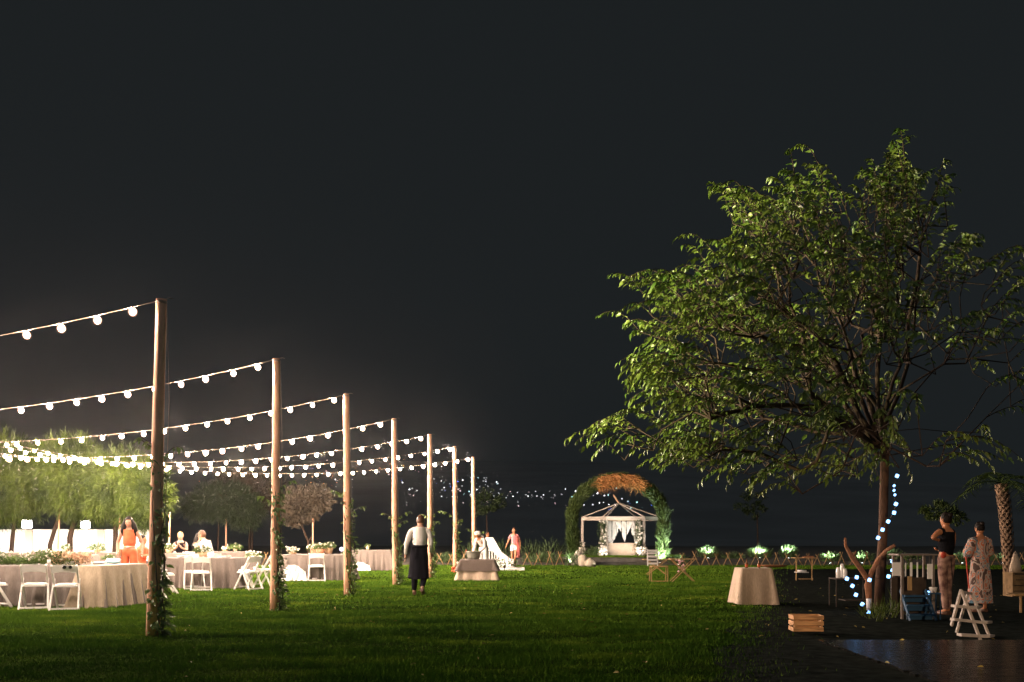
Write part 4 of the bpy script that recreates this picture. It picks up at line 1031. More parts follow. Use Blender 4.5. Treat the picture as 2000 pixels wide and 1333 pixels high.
spot_light('ground_spotlight', 985, 36.7, .12, 45, 'spotlight among the white flowers on the platform', color=(1, .95, .92), aim=(.0, .9, .6), angle=140)

# ================================================================== FOLDING GARDEN FURNITURE
df = 28.2
t = thing('slatted_chair', 'folding garden chair with white slatted back and wooden legs', 'chair', (X(1280, df), df, 0), R(0))
for k, z in enumerate((.52, .62, .72, .81, .88)): MB().bar((-.20, .1 + .02 * k, z), (.08, .1 + .02 * k, z), .02, .055, up=(0, 0, 1)).build('back_slat', M['white'], t)
for x in (-.20, .08): MB().bar((x, .12, .45), (x, .19, .92), .03, .03).build('back_post', M['white'], t)
MB().box((.1, -.02, .44), (.46, .4, .03)).build('seat', M['wood'], t)
for x in (-.14, .32): MB().bar((x, -.2, 0), (x, -.16, .44), .024, .024).build('leg', M['wood'], t); MB().bar((x, .22, 0), (x, .1, .44), .024, .024).build('leg', M['wood'], t)
MB().bar((-.14, -.195, .03), (.32, -.195, .03), .022, .03).build('stretcher', M['wood'], t)
def xtable(px, d, w, h, label, legw=.34, flat=False):
    t = thing('folding_table', label, 'table', (X(px, d), d, 0), 0, 'small folding wooden tables')
    for k in range(5): MB().box((0, -.2 + .1 * k, h), (w, .085, .02)).build('top_slat', M['wood'], t)
    if flat:
        for x in (-w / 2 + .08, w / 2 - .08):
            MB().bar((x - .05, -.2, 0), (x + .05, .2, h - .02), .022, .03).build('leg', M['wood'], t); MB().bar((x + .05, .2, 0), (x - .03, -.2, h - .02), .022, .03).build('leg', M['wood'], t)
        MB().bar((-w / 2 + .1, -.19, .05), (w / 2 - .1, -.19, .05), .02, .03).build('stretcher', M['wood'], t)
    else:
        for y in (-.2, .2):
            MB().bar((-legw, y, 0), (legw * .9, y, h - .02), .022, .035, up=(0, 1, 0)).build('leg', M['wood'], t); MB().bar((legw, y * .8, 0), (-legw * .9, y * .8, h - .02), .022, .035, up=(0, 1, 0)).build('leg', M['wood'], t)
    return t
xtable(1333, 28.2, .74, .65, 'folding wooden table with crossed legs beside the slatted garden chair')
xtable(1282, 33, .9, .52, 'low wooden table behind the slatted garden chair')
xtable(1570, 29.2, .62, .66, 'folding wooden side table between the tan clothed table and the driftwood', flat=True)
o = thing('serving_tray', 'shallow wooden tray on the folding side table', 'tray', (X(1578, 29.2), 29.2, .672)); MB().box((0, 0, .012), (.28, .2, .02)).build('tray_base', M['rustwood'], o); MB().box((0, -.1, .02), (.28, .012, .04)).build('rim', M['rustwood'], o)
o = thing('rolled_cloth', 'white rolled cloth on the lower rail of the folding side table', 'cloth', (X(1568, 29), 29.1, .25)); MB().tube([(-.13, 0, .03), (.13, 0, .03)], .03, 10).build('roll', M['cloth_white'], o); MB().box((0, 0.05, -.01), (.34, .3, .015)).build('shelf_cloth', M['cloth_white'], o)
fl = thing('pink_bouquet', 'pink and white flowers under the crossed legs of the folding table', 'flowers', (X(1329, 33), 33, 0)); b = MB()
for q in range(22): b.ball((random.uniform(-.15, .15), random.uniform(-.1, .1), random.uniform(.1, .5)), random.uniform(.02, .045), 6, 4, .3)
b.build('blossom', mat('pink_petal', (.7, .42, .42), .7), fl)

# tan clothed cocktail table
dt = 19.2
table(X(1471, dt), dt, 0, .60, .6, 'tan tablecloth hanging to the lawn from the square cocktail table', 'cocktail tables on the lawn', 'linen_light', .70, .034, 41, .75, .065, 'cocktail_table')
def bottle(px, d, z, label, h=.16, r=.028):
    t = thing('bottle', label, 'bottle', (X(px, d), d, z)); MB().lathe([(r, 0), (r, h * .5), (r * .45, h * .72), (r * .4, h), (0.001, h)], n=12).build('glass_body', M['bottle'], t); MB().lathe([(r * 1.03, h * .12), (r * 1.03, h * .42)], n=12).build('paper_label', M['coral'], t)
bottle(1458, 19.0, .705, 'small amber bottle at the left of the tan clothed table'); bottle(1482, 19.05, .705, 'small amber bottle in the middle of the tan clothed table', .14)
o = thing('dish_tray', 'brown oval tray jutting over the right edge of the tan clothed table', 'tray', (X(1511, 19.3), 19.3, .71)); MB().lathe([(.16, 0), (.24, .035), (.245, .04), (.16, .015)], n=20, sx=1.15, sy=.7).build('tray_body', M['rustwood'], o)

# crate
t = thing('wooden_crate', 'slatted wooden crate standing alone on the dark terrace', 'crate', (X(1578.5, 13.3), 13.4, .04), R(-3))
for k in range(3):
    MB().box((random.uniform(-.004, .004), -.14, .035 + k * .078), (.40, .012, .055), ry=random.uniform(-.02, .02)).build('slat', M['crate'], t, .003)
    MB().box((0, .14, .035 + k * .078), (.40, .012, .055)).build('slat', M['crate'], t)
    for s in (-1, 1): MB().box((s * .194, 0, .035 + k * .078), (.012, .265, .055)).build('slat', M['crate'], t)
for sx in (-1, 1):
    for sy in (-1, 1): MB().box((sx * .175, sy * .122, .11), (.025, .022, .21)).build('corner_post', M['crate'], t)
MB().box((0, 0, .012), (.37, .26, .01)).build('bottom_board', M['crate'], t)

# jar table (dark metal) with white jars and lantern
t = thing('metal_shelf_table', 'dark thin-legged metal table carrying the white jars', 'table', (X(1660, 18.6), 18.6, 0))
zt = .52
MB().box((0, 0, zt), (.66, .42, .02)).build('tabletop', M['dark_metal'], t); MB().box((.1, 0, .12), (.5, .4, .015)).build('shelf', M['dark_metal'], t)
for sx in (-1, 1):
    for sy in (-1, 1): MB().bar((sx * .32, sy * .2, 0), (sx * .32, sy * .2, zt), .016, .016).build('leg', M['dark_metal'], t)
for px, dd_, h_, lb in ((1637, 18.5, .20, 'left white jar on the dark metal table'), (1645, 18.75, .26, 'middle and tallest white jar on the dark metal table'), (1650, 18.45, .18, 'right white jar on the dark metal table')):
    j = thing('white_jar', lb, 'jar', (X(px, dd_), dd_, zt + .01), 0, 'white jars on the dark metal table'); MB().lathe([(.035, 0), (.042, .02), (.042, h_ * .75), (.03, h_ * .9), (.03, h_)], n=14).build('jar_body', M['plate'], j)
j = thing('candle_lantern', 'white cylindrical candle lantern left of the tree base', 'lantern', (X(1697, 17.2), 17.2, .02)); MB().lathe([(.042, 0), (.045, .2), (.045, .21), (.038, .21)], n=14).build('lantern_body', M['plate'], j); MB().tube([(0, 0, .2), (0, 0, .23)], .004, 4).build('wick', M['black'], j)

# driftwood V at the tree base
for name_, pts, rs, lb in (('driftwood_branch', [(1650, 1052), (1655, 1066), (1672, 1090), (1694, 1113), (1712, 1138)], [.02, .026, .04, .045, .05], 'left driftwood branch leaning out from the base of the large tree'),
                    ('driftwood_branch', [(1747, 1065), (1735, 1076), (1722, 1095), (1714, 1118), (1709, 1145)], [.028, .034, .04, .042, .045], 'right driftwood branch curving up beside the trunk of the large tree')):
    d = 17.2; o = Vector((X(1711, d), d, 0)); t = thing(name_, lb, 'branch', tuple(o), 0, 'driftwood branches crossed by the tree')
    P3 = [Vector((X(a_, d), d + .1 * k, Z(c_, d))) - o for k, (a_, c_) in enumerate(pts)]; P3.append(Vector((0, .3, 0)))
    MB().tube([p + Vector((random.uniform(-.01, .01), 0, 0)) for p in P3], rs + [rs[-1]], 9).build('wood_limb', M['rustwood'], t)
    MB().tube([P3[2], P3[2] + Vector((.05, -.05, .12))], [.018, .008], 6).build('knot', M['rustwood'], t)

# LED string through the tree
LED = [(1752, 930), (1748, 949), (1748, 958), (1748, 967), (1748, 985), (1744, 1002), (1734, 1019), (1725, 1035), (1717, 1051), (1744, 1097), (1742, 1114), (1733, 1126), (1697, 1133), (1674, 1128), (1656, 1131), (1666, 1145), (1671, 1162), (1682, 1180), (1695, 1197)]
LED2 = [(1812, 1158), (1811, 1167), (1800, 1184), (1787, 1199)]
for nm, pts, lb in (('led_string', LED, 'string of blue-white square leds hanging down round the tree trunk'), ('led_string', LED2, 'short string of blue-white leds on the blue steps')):
    d = 16.9; o = Vector((X(pts[0][0], d), d, Z(pts[0][1], d))); t = thing(nm, lb, 'led lights', tuple(o), 0, 'blue-white led strings')
    P3 = [Vector((X(a_, d), d + .05 * math.sin(k), Z(c_, d))) - o for k, (a_, c_) in enumerate(pts)]
    MB().tube(P3, .004, 4).build('cable', M['dark_metal'], t)
    for k, p in enumerate(P3):
        s_ = .5 if k in (1, 2, 3) else 1
        MB().box(p, (.045 * s_ + .010, .04, .060 * (.7 if s_ < 1 else 1)), ry=.35 + random.uniform(-.2, .2)).build('led', M['led'], t, .012)

# display cabinet frame with hanging tags
d = 15.9
t = thing('display_frame', 'dark wooden frame stand hung with pale paper cards', 'display stand', (X(1783, d), d, 0))
wz = Z(1085, d); x0 = X(1748, d) - X(1783, d); x1_ = X(1817, d) - X(1783, d); greyw = mat('grey_wood', (.16, .13, .11), .7)
for x in (x0 + .04, x1_ - .03):
    for y in (-.18, .18): MB().bar((x, y, 0), (x, y, wz), .035, .035).build('post', greyw, t)
MB().box(((x0 + x1_) / 2, 0, wz + .012), (x1_ - x0 + .05, .45, .024)).build('top_board', greyw, t)
MB().box(((x0 + x1_) / 2, .17, .35), (x1_ - x0, .02, .6)).build('back_board', M['dark_metal'], t)
for px, w, y0, y1, lb in ((1750, .125, 1098, 1124, 'wide pale card hung at the left post of the display frame'), (1768, .018, 1099, 1125, 'first narrow pale strip hung in the display frame'), (1779, .035, 1098, 1125, 'second pale strip hung in the display frame'), (1791, .022, 1098, 1127, 'third narrow pale strip hung in the display frame'), (1815, .075, 1101, 1130, 'pale card stack hung at the right post of the display frame'), (1776, .07, 1125, 1152, 'brown card hung in the middle of the display frame')):
    c_ = thing('hanging_card', lb, 'card', (X(px, d - .2), d - .21, Z(y1, d)), 0, 'cards hung on the display frame'); hh = Z(y0, d) - Z(y1, d)
    MB().box((0, 0, hh / 2), (w, .006, hh)).build('paper', M['plate'] if y0 < 1120 else M['wood'], c_)
    MB().tube([(0, 0, hh), (0, 0, wz - Z(y1, d))], .0015, 4).build('thread', M['cable'], c_)
# blue steps
t = thing('blue_steps', 'small blue wooden steps before the display frame', 'steps', (X(1793, 15.6), 15.5, 0))
for k in range(3): MB().box((0, -.02 + .11 * k, .09 + k * .14), (.42 - .02 * k, .13, .03)).build('tread', M['blue'], t); MB().box((0, .05 + .11 * k, .04 + k * .13), (.40, .012, .06)).build('riser', M['blue'], t)
for s in (-1, 1): MB().bar((s * .2, -.1, 0), (s * .2, .3, .46), .02, .06).build('side_rail', M['blue'], t)
t = thing('white_bucket', 'small white bucket on the blue steps', 'bucket', (X(1825, 15.7), 15.75, .42)); MB().lathe([(.045, 0), (.062, .08), (.066, .085), (.058, .085)], n=14).build('bucket_body', M['plate'], t); MB().tube([(-.06, 0, .08), (0, 0, .12), (.06, 0, .08)], .003, 4).build('handle', M['dark_metal'], t)
t = thing('bucket_stand', 'thin dark stool under the small white bucket', 'stool', (X(1825, 15.7), 15.75, 0)); MB().box((0, 0, .41), (.18, .18, .02)).build('seat', M['blue'], t)
for sx in (-1, 1):
    for sy in (-1, 1): MB().bar((sx * .08, sy * .08, 0), (sx * .08, sy * .08, .4), .014).build('leg', M['blue'], t)
shrub(1715, 15.3, .04, .55, .28, 130, 'dry grassy tuft at the base of the large tree', m='wispy', blade=(.12, .26), bw=.012, group='grass tufts near the tree')
shrub(1745, 16.0, .04, .4, .35, 60, 'thin pale tuft right of the dry grassy tuft', m='wispy', blade=(.12, .26), bw=.012, group='grass tufts near the tree')
shrub(1775, 17.4, .9, .5, .12, 60, 'trailing green leaves on top of the display frame', m='vine', blade=(.05, .1), bw=.03, group='grass tufts near the tree')

# white A-frame step stand
d = 12.8
t = thing('step_ladder', 'white wooden A-frame step ladder standing on the terrace', 'step ladder', (X(1893, d), d, .04), R(0))
def LP(px, py, dd): return Vector((X(px, dd) - X(1893, d), dd - d, Z(py, dd) - .04))
n0, n1 = 12.55, 13.1
MB().bar(LP(1877, 1153, n0), LP(1917, 1256, n0), .028, .04, up=(0, 1, 0)).build('leg', M['ladder'], t)
MB().bar(LP(1877, 1153, n0 + .03), LP(1858, 1222, n0 + .35), .026, .04, up=(0, 1, 0)).build('leg', M['ladder'], t)
MB().bar(LP(1898, 1160, n1), LP(1932, 1243, n1), .026, .038, up=(0, 1, 0)).build('leg', M['ladder'], t)
MB().bar(LP(1890, 1160, n1 + .03), LP(1868, 1236, n1 + .1), .026, .038, up=(0, 1, 0)).build('leg', M['ladder'], t)
MB().bar(LP(1876, 1156, n0), LP(1897, 1160, n1), .03, .03).build('ridge', M['ladder'], t)
for a_, c_ in (((1862, 1184), (1900, 1187)), ((1860, 1210), (1920, 1216)), ((1873, 1240), (1925, 1243))):
    MB().bar(LP(*a_, n0 + .03), LP(*c_, n0 + .06), .12, .034).build('step', M['ladder'], t, .003)
    MB().bar(LP(*c_, n0 + .05), LP(c_[0] + 10, c_[1] - 1, n1), .10, .034).build('step', M['ladder'], t, .003)
# items at the right edge
t = thing('bench', 'pale wooden bench end cut by the right edge of the picture', 'bench', (X(1999, 17), 17.0, 0)); MB().box((0, 0, .32), (.45, .3, .03)).build('seat', M['wood'], t); MB().bar((-.05, 0, 0), (-.05, 0, .3), .03).build('leg', M['wood'], t); MB().bar((.18, 0, 0), (.18, 0, .3), .03).build('leg', M['wood'], t)
t = thing('wooden_box', 'brown wooden box on the lawn at the right edge', 'box', (X(1990, 21.5), 21.5, 0))
for k in range(4): MB().box((0, -.2, .07 + .12 * k), (.45, .02, .105)).build('board', M['pallet'], t)
for s in (-1, 1): MB().box((s * .235, 0, .26), (.02, .42, .5)).build('side_panel', M['pallet'], t)
MB().box((0, 0, .52), (.5, .44, .02)).build('lid', M['pallet'], t)
t = thing('cloth_figure', 'pale hanging linen bag on the wooden box at the right edge', 'bag', (X(1983, 21.4), 21.4, .53)); MB().lathe([(.14, 0), (.12, .15), (.08, .3), (.05, .36), (.045, .4)], n=12, sy=.5).build('bag_body', M['linen_light'], t); MB().tube([(-.03, 0, .38), (0, 0, .46), (.03, 0, .38)], .006, 5).build('strap', M['linen_light'], t)

# ================================================================== PEOPLE
def skin_mesh(name, verts, edges, radii, root, sub=2):
    me = bpy.data.meshes.new(name); me.from_pydata(verts, edges, [])
    o = bpy.data.objects.new(name, me); COL.objects.link(o)
    sk = o.modifiers.new('skin', 'SKIN'); sk.use_smooth_shade = True
    if not me.skin_vertices: me.skin_vertices.new()
    for i, r_ in enumerate(radii):
        me.skin_vertices[0].data[i].radius = (r_, r_) if not isinstance(r_, tuple) else r_
        me.skin_vertices[0].data[i].use_root = (i == root)
    su = o.modifiers.new('sub', 'SUBSURF'); su.levels = sub; su.render_levels = sub
    dg_ = bpy.context.evaluated_depsgraph_get(); dg_.update(); ev = o.evaluated_get(dg_); m2 = ev.to_mesh()
    vs = [tuple(v_.co) for v_ in m2.vertices]; fs = [tuple(p_.vertices) for p_ in m2.polygons]
    ev.to_mesh_clear(); bpy.data.objects.remove(o); bpy.data.meshes.remove(me)
    return vs, fs
BASE = dict(pelvis=(0, 0, .95), waist=(0, 0, 1.09), chest=(0, 0, 1.28), nb=(0, .01, 1.43), neck=(0, 0, 1.50), head=(0, -.015, 1.60),
            shL=(.165, 0, 1.39), elL=(.22, .03, 1.13), wrL=(.235, -.03, .90), haL=(.235, -.05, .82), hpL=(.09, 0, .90), knL=(.10, -.02, .50), anL=(.10, .02, .08), toL=(.115, -.14, .03))
def pose(**kw):
    J = {k: Vector(v_) for k, v_ in BASE.items()}
    for k in list(J):
        if k.endswith('L'): v_ = J[k]; J[k[:-1] + 'R'] = Vector((-v_.x, v_.y, v_.z))
    for k, v_ in kw.items(): J[k] = Vector(v_)
    return J
def fromJ(J, names, edges, rad, root, sub=2, name='m'):
    return skin_mesh(name, [tuple(J[n_]) for n_ in names], [(names.index(a_), names.index(b_)) for a_, b_ in edges], [rad[n_] for n_ in names], names.index(root), sub)
def person(label, loc, rz, J, skin='skin', hair='darkhair', hairstyle='short', top=None, sleeve='short', bottom=None, leg='long', shoes='shoe', head_dir=(0, -1, 0), s=1.0, extra=None, wide=1.0):
    t = thing('person', label, 'person', loc, R(rz)); t.scale = (s, s, s)
    names = list(J.keys())
    ed = [('pelvis', 'waist'), ('waist', 'chest'), ('chest', 'nb'), ('nb', 'neck'), ('neck', 'head')]
    for k in 'LR': ed += [('nb', 'sh' + k), ('sh' + k, 'el' + k), ('el' + k, 'wr' + k), ('wr' + k, 'ha' + k), ('pelvis', 'hp' + k), ('hp' + k, 'kn' + k), ('kn' + k, 'an' + k), ('an' + k, 'to' + k)]
    w = wide
    rad = dict(pelvis=.125 * w, waist=.105 * w, chest=.125 * w, nb=.07, neck=.048, head=.07)
    for k in 'LR': rad.update({'sh' + k: .055, 'el' + k: .037, 'wr' + k: .024, 'ha' + k: .03, 'hp' + k: .085 * w, 'kn' + k: .053, 'an' + k: .036, 'to' + k: .032})
    vs, fs = fromJ(J, names, ed, rad, 'pelvis')
    b = MB().add(vs, fs, True)
    # head
    hd = Vector(head_dir).normalized(); H = J['head'] + Vector((0, 0, .02)); q = hd.to_track_quat('-Y', 'Z').to_matrix()
    def hp(p): return H + q @ Vector(p)
    tmp = MB().ball((0, 0, 0), (.076, .094, .115), 16, 12); b.add([hp(p) for p in tmp.v], tmp.f, True)
    tmp = MB().ball((0, -.035, -.065), (.05, .05, .05), 10, 7); b.add([hp(p) for p in tmp.v], tmp.f, True)
    b.add([hp((-.012, -.09, -.02)), hp((.012, -.09, -.02)), hp((0, -.088, .025)), hp((0, -.118, -.02))], [(0, 1, 3), (1, 2, 3), (2, 0, 3)])
    for sx in (-1, 1): tmp = MB().ball((sx * .077, .01, 0), (.012, .02, .03), 7, 5); b.add([hp(p) for p in tmp.v], tmp.f, True)
    # fingers
    for k in 'LR':
        w_ = J['wr' + k]; h_ = J['ha' + k]; dr = (h_ - w_).normalized(); sd = Vector((0, 1, 0)) if abs(dr.y) < .8 else Vector((1, 0, 0)); sd = (sd - dr * sd.dot(dr)).normalized(); pn = dr.cross(sd)
        for i, (o_, ln) in enumerate(((-.027, .05), (-.009, .062), (.009, .058), (.027, .044))):
            a_ = h_ + sd * o_ + dr * .015; b.tube([a_, a_ + dr * ln * .6 + pn * .008, a_ + dr * ln + pn * .026], [.0095, .0085, .006], 6)
        a_ = w_.lerp(h_, .5) + sd * -.025; b.tube([a_, a_ + (dr - sd * .8) * .03, a_ + (dr * 1.6 - sd * .8) * .03 + pn * .01], [.011, .0095, .007], 6)
    b.build('body', M[skin], t)
    fc = MB()
    for sx in (-1, 1): tmp = MB().ball((sx * .03, -.085, .012), (.012, .006, .006), 7, 5); fc.add([hp(p) for p in tmp.v], tmp.f, True)
    fc.build('eyes', M['darkhair'], t)
    tmp = MB().ball((0, -.087, -.052), (.022, .008, .007), 8, 5); m_ = MB().add([hp(p) for p in tmp.v], tmp.f, True); m_.build('mouth', M['coral'], t)
    # hair
    hb = MB(); tmp = MB().ball((0, .014, .022), (.085, .098, .115), 16, 12)
    vv = [hp((p[0], p[1] if p[2] > .075 or p[1] > -.02 else max(p[1], -.045), max(p[2], -.085 if p[1] > 0 else .0))) for p in tmp.v]; hb.add(vv, tmp.f, True)
    if hairstyle == 'long':
        for sx in (-1, 1): hb.tube([hp((sx * .06, .0, .06)), hp((sx * .10, -.005, -.06)), hp((sx * .13, -.03, -.2)), hp((sx * .11, -.06, -.33))], [.035, .055, .065, .02], 9)
        hb.tube([hp((0, .06, .05)), hp((0, .085, -.08)), hp((0, .09, -.25)), hp((0, .09, -.34))], [.06, .085, .09, .03], 9)
    if hairstyle == 'bun': tmp = MB().ball((0, .10, .07), .045, 9, 7); hb.add([hp(p) for p in tmp.v], tmp.f, True)
    if hairstyle != 'none': hb.build('hair', M[hair], t)
    if top:
        nm = ['waist', 'chest', 'nb', 'shL', 'shR']; J2 = dict(J); e2 = [('waist', 'chest'), ('chest', 'nb'), ('nb', 'shL'), ('nb', 'shR')]; r2 = dict(rad)
        J2['hem'] = J['pelvis'].lerp(J['waist'], .25); nm.append('hem'); e2.append(('hem', 'waist')); r2['hem'] = rad['pelvis'] * 1.12
        r2.update(waist=rad['waist'] * 1.12, chest=rad['chest'] * 1.12, nb=.078, shL=.068, shR=.068)
        for k in 'LR':
            if sleeve == 'none': continue
            if sleeve == 'short': J2['sl' + k] = J['sh' + k].lerp(J['el' + k], .6); nm.append('sl' + k); e2.append(('sh' + k, 'sl' + k)); r2['sl' + k] = .062
            else: nm += ['el' + k, 'wr' + k]; e2 += [('sh' + k, 'el' + k), ('el' + k, 'wr' + k)]; r2['el' + k] = .053; r2['wr' + k] = .036
        vs, fs = fromJ(J2, nm, e2, r2, 'chest'); MB().add(vs, fs, True).build('top', M[top], t)
    if bottom:
        nm = ['waist', 'pelvis', 'hpL', 'hpR']; e2 = [('waist', 'pelvis'), ('pelvis', 'hpL'), ('pelvis', 'hpR')]; J2 = dict(J); r2 = dict(rad); J2['waist'] = J['pelvis'].lerp(J['waist'], .8)
        r2.update(waist=rad['waist'] * 1.13, pelvis=rad['pelvis'] * 1.09, hpL=rad['hpL'] * 1.13, hpR=rad['hpR'] * 1.13)
        for k in 'LR':
            if leg == 'shorts': J2['sk' + k] = J['hp' + k].lerp(J['kn' + k], .5); nm.append('sk' + k); e2.append(('hp' + k, 'sk' + k)); r2['sk' + k] = .09
            else: nm += ['kn' + k, 'an' + k]; e2 += [('hp' + k, 'kn' + k), ('kn' + k, 'an' + k)]; r2['kn' + k] = .075 if leg == 'long' else .085; r2['an' + k] = .055
        vs, fs = fromJ(J2, nm, e2, r2, 'pelvis'); MB().add(vs, fs, True).build('trousers' if leg != 'shorts' else 'shorts', M[bottom], t)
    if shoes:
        for k in 'LR':
            a_, t_2 = J['an' + k], J['to' + k]; dr = (t_2 - a_); bk = a_ - Vector((dr.x, dr.y, 0)).normalized() * .04 + Vector((0, 0, -.045))
            MB().tube([bk, a_ + Vector((0, 0, -.035)) + dr * .3, t_2, t_2 + Vector((dr.x, dr.y, 0)).normalized() * .05], [.035, .044, .04, .02], 9).build('shoe', M[shoes], t)
    if extra: extra(t, J)
    return t

# woman in coral by the front left table
d = 22.6
J = pose(elL=(.27, .05, 1.15), wrL=(.30, -.06, .93), haL=(.30, -.1, .87), elR=(-.27, .04, 1.14), wrR=(-.24, -.08, .92), haR=(-.22, -.12, .86), head=(.0, -.04, 1.585))
def belt(t, J):
    MB().lathe([(.128, 0), (.13, .035)], (0, 0, 1.035), 20).build('belt', M['kraft'], t)
    MB().ball((0, -.13, 1.05), (.03, .012, .022), 10, 6).build('buckle', M['steel'], t)
    MB().box((-.17, -.05, .92), (.06, .12, .16), top=.8).build('waist_pouch', M['rustwood'], t)
person('woman in coral red jumpsuit with long dark hair at the front left table', (X(253, d), d, 0), 4, J, 'skin', 'darkhair', 'long', 'coralcloth', 'none', 'coralcloth', 'wide', 'shoe', (.05, -1, -.28), 1.01, belt, 1.08)
# waiter walking away
d = 21.6
J = pose(pelvis=(0, 0, .94), chest=(0, -.05, 1.26), nb=(0, -.09, 1.41), neck=(0, -.13, 1.47), head=(0, -.18, 1.55), shL=(.19, -.07, 1.36), shR=(-.19, -.07, 1.36), elL=(.27, .0, 1.10), wrL=(.30, -.08, .86), haL=(.31, -.1, .78),
         elR=(-.25, .0, 1.10), wrR=(-.23, -.16, .90), haR=(-.22, -.2, .83), knL=(.12, -.14, .50), anL=(.14, -.20, .10), toL=(.16, -.36, .05), knR=(-.10, -.10, .52), anR=(-.10, .24, .20), toR=(-.11, .16, .08))
def apron(t, J):
    b = MB(); vs = []; fs = []; n = 30; lv = [(1.04, .150, .0), (.98, .158, .0), (.8, .172, .0), (.62, .180, .02), (.48, .188, .03), (.38, .198, .05)]
    for j, (z, r_, dy) in enumerate(lv):
        for i in range(n):
            a_ = 2 * PI * i / n; rr = r_ * (1 + .05 * j / 5 * math.sin(5 * a_ + 1) + .03 * j / 5 * math.sin(9 * a_)); vs.append((rr * math.cos(a_) * 1.12, rr * math.sin(a_) * .8 + dy, z + (.02 * math.sin(3 * a_) if j == 5 else 0)))
    for j in range(5):
        for i in range(n): fs.append((j * n + i, j * n + (i + 1) % n, (j + 1) * n + (i + 1) % n, (j + 1) * n + i))
    b.add(vs, fs, True).build('long_apron', M['navy'], t); MB().lathe([(.168, 0), (.17, .05)], (0, 0, 1.02), 24, sx=1.08, sy=.84).build('apron_band', M['navy'], t)
    MB().bar((.02, .145, 1.03), (.06, .17, .78), .03, .008).build('apron_tie', M['navy'], t)
person('waiter in white shirt and long dark apron walking away across the lawn', (X(819, d), d, 0), 176, J, 'skin', 'brownhair', 'short', 'shirt', 'long', 'navy', 'wide', 'shoe', (0, -1, -.35), 1.04, apron, 1.12)
# seated guests
def seatpose(**kw):
    base = dict(pelvis=(0, 0, .52), waist=(0, 0, .66), chest=(0, -.02, .86), nb=(0, -.02, 1.01), neck=(0, -.03, 1.08), head=(0, -.05, 1.18), shL=(.165, -.02, .97), shR=(-.165, -.02, .97), elL=(.2, -.16, .78), elR=(-.2, -.16, .78), wrL=(.06, -.33, .86), wrR=(-.06, -.33, .86), haL=(.03, -.36, .93), haR=(-.03, -.36, .93),
                hpL=(.09, -.02, .50), hpR=(-.09, -.02, .50), knL=(.10, -.42, .50), knR=(-.10, -.42, .50), anL=(.1, -.42, .09), anR=(-.1, -.42, .09), toL=(.11, -.56, .04), toR=(-.11, -.56, .04))
    base.update(kw); return pose(**base)
person('seated blond woman with folded hands before her chin behind the tables', (X(351, 31.9), 32.0, 0), 10, seatpose(), 'skin', 'blond', 'bun', 'navy', 'none', 'navy', 'long', 'shoe', (0, -1, -.1), 1.08)
person('seated dark haired guest in black between the blond woman and the man in white', (X(378, 31), 31.4, 0), 160, seatpose(wrL=(.16, -.3, .72), haL=(.16, -.36, .72)), 'tanskin', 'darkhair', 'long', 'black', 'short', 'black', 'long', 'shoe', (0, -1, -.1), 1.04)
person('seated man in a white shirt holding his hand to his mouth', (X(407, 28.4), 28.4, 0), -100, seatpose(wrL=(.05, -.22, 1.05), haL=(.02, -.2, 1.12), elL=(.2, -.26, .86), chest=(0, -.06, .86), nb=(0, -.10, 1.01), neck=(0, -.13, 1.07), head=(0, -.18, 1.16), shL=(.18, -.08, .97), shR=(-.18, -.08, .97)), 'skin', 'brownhair', 'short', 'whitecloth', 'short', 'navy', 'long', 'shoe', (0, -1, -.15), 1.12, None, 1.15)
for px, d, rz, lb in ((351, 32.0, 190, 'white folding chair under the blond woman'), (409, 28.4, 80, 'white folding chair under the seated man in white'), (378, 31.4, -20, 'white folding chair under the dark haired guest in black')): chair(px, d, rz, lb)
person('seated dark haired guest in coral seen in profile behind the nearest pole', (X(276, 25.5), 25.5, 0), 80, seatpose(), 'tanskin', 'darkhair', 'short', 'coralcloth', 'short', 'coralcloth', 'long', 'shoe', (0, -1, 0), 1.0)
chair(273, 25.5, -100, 'white folding chair under the guest seen in profile behind the nearest pole')
# cook in white, bending behind the buffet
def cap(t, J):
    H = J['head']; MB().ball(tuple(H + Vector((0, .0, .07))), (.12, .12, .085), 14, 9).build('cap', M['whitecloth'], t)
person('person in white cap and white clothes leaning over behind the buffet table', (X(945, 31.5), 31.5, 0), -35, pose(chest=(0, -.14, 1.18), nb=(0, -.22, 1.28), neck=(0, -.27, 1.33), head=(0, -.33, 1.38), shL=(.17, -.2, 1.25), shR=(-.17, -.2, 1.25), elL=(.22, -.25, .98), wrL=(.12, -.42, .84), haL=(.1, -.48, .8), elR=(-.22, -.22, .98), wrR=(-.12, -.4, .84), haR=(-.1, -.46, .8)), 'tanskin', 'darkhair', 'short', 'whitecloth', 'long', 'whitecloth', 'long', 'shoe', (0, -1, -.5), .95, cap, 1.1)
person('dark haired person in black standing behind the white sloping panel', (X(952, 38.6), 38.6, 0), 40, pose(), 'tanskin', 'darkhair', 'bun', 'black', 'short', 'black', 'long', 'shoe', (0, -1, 0), .83)
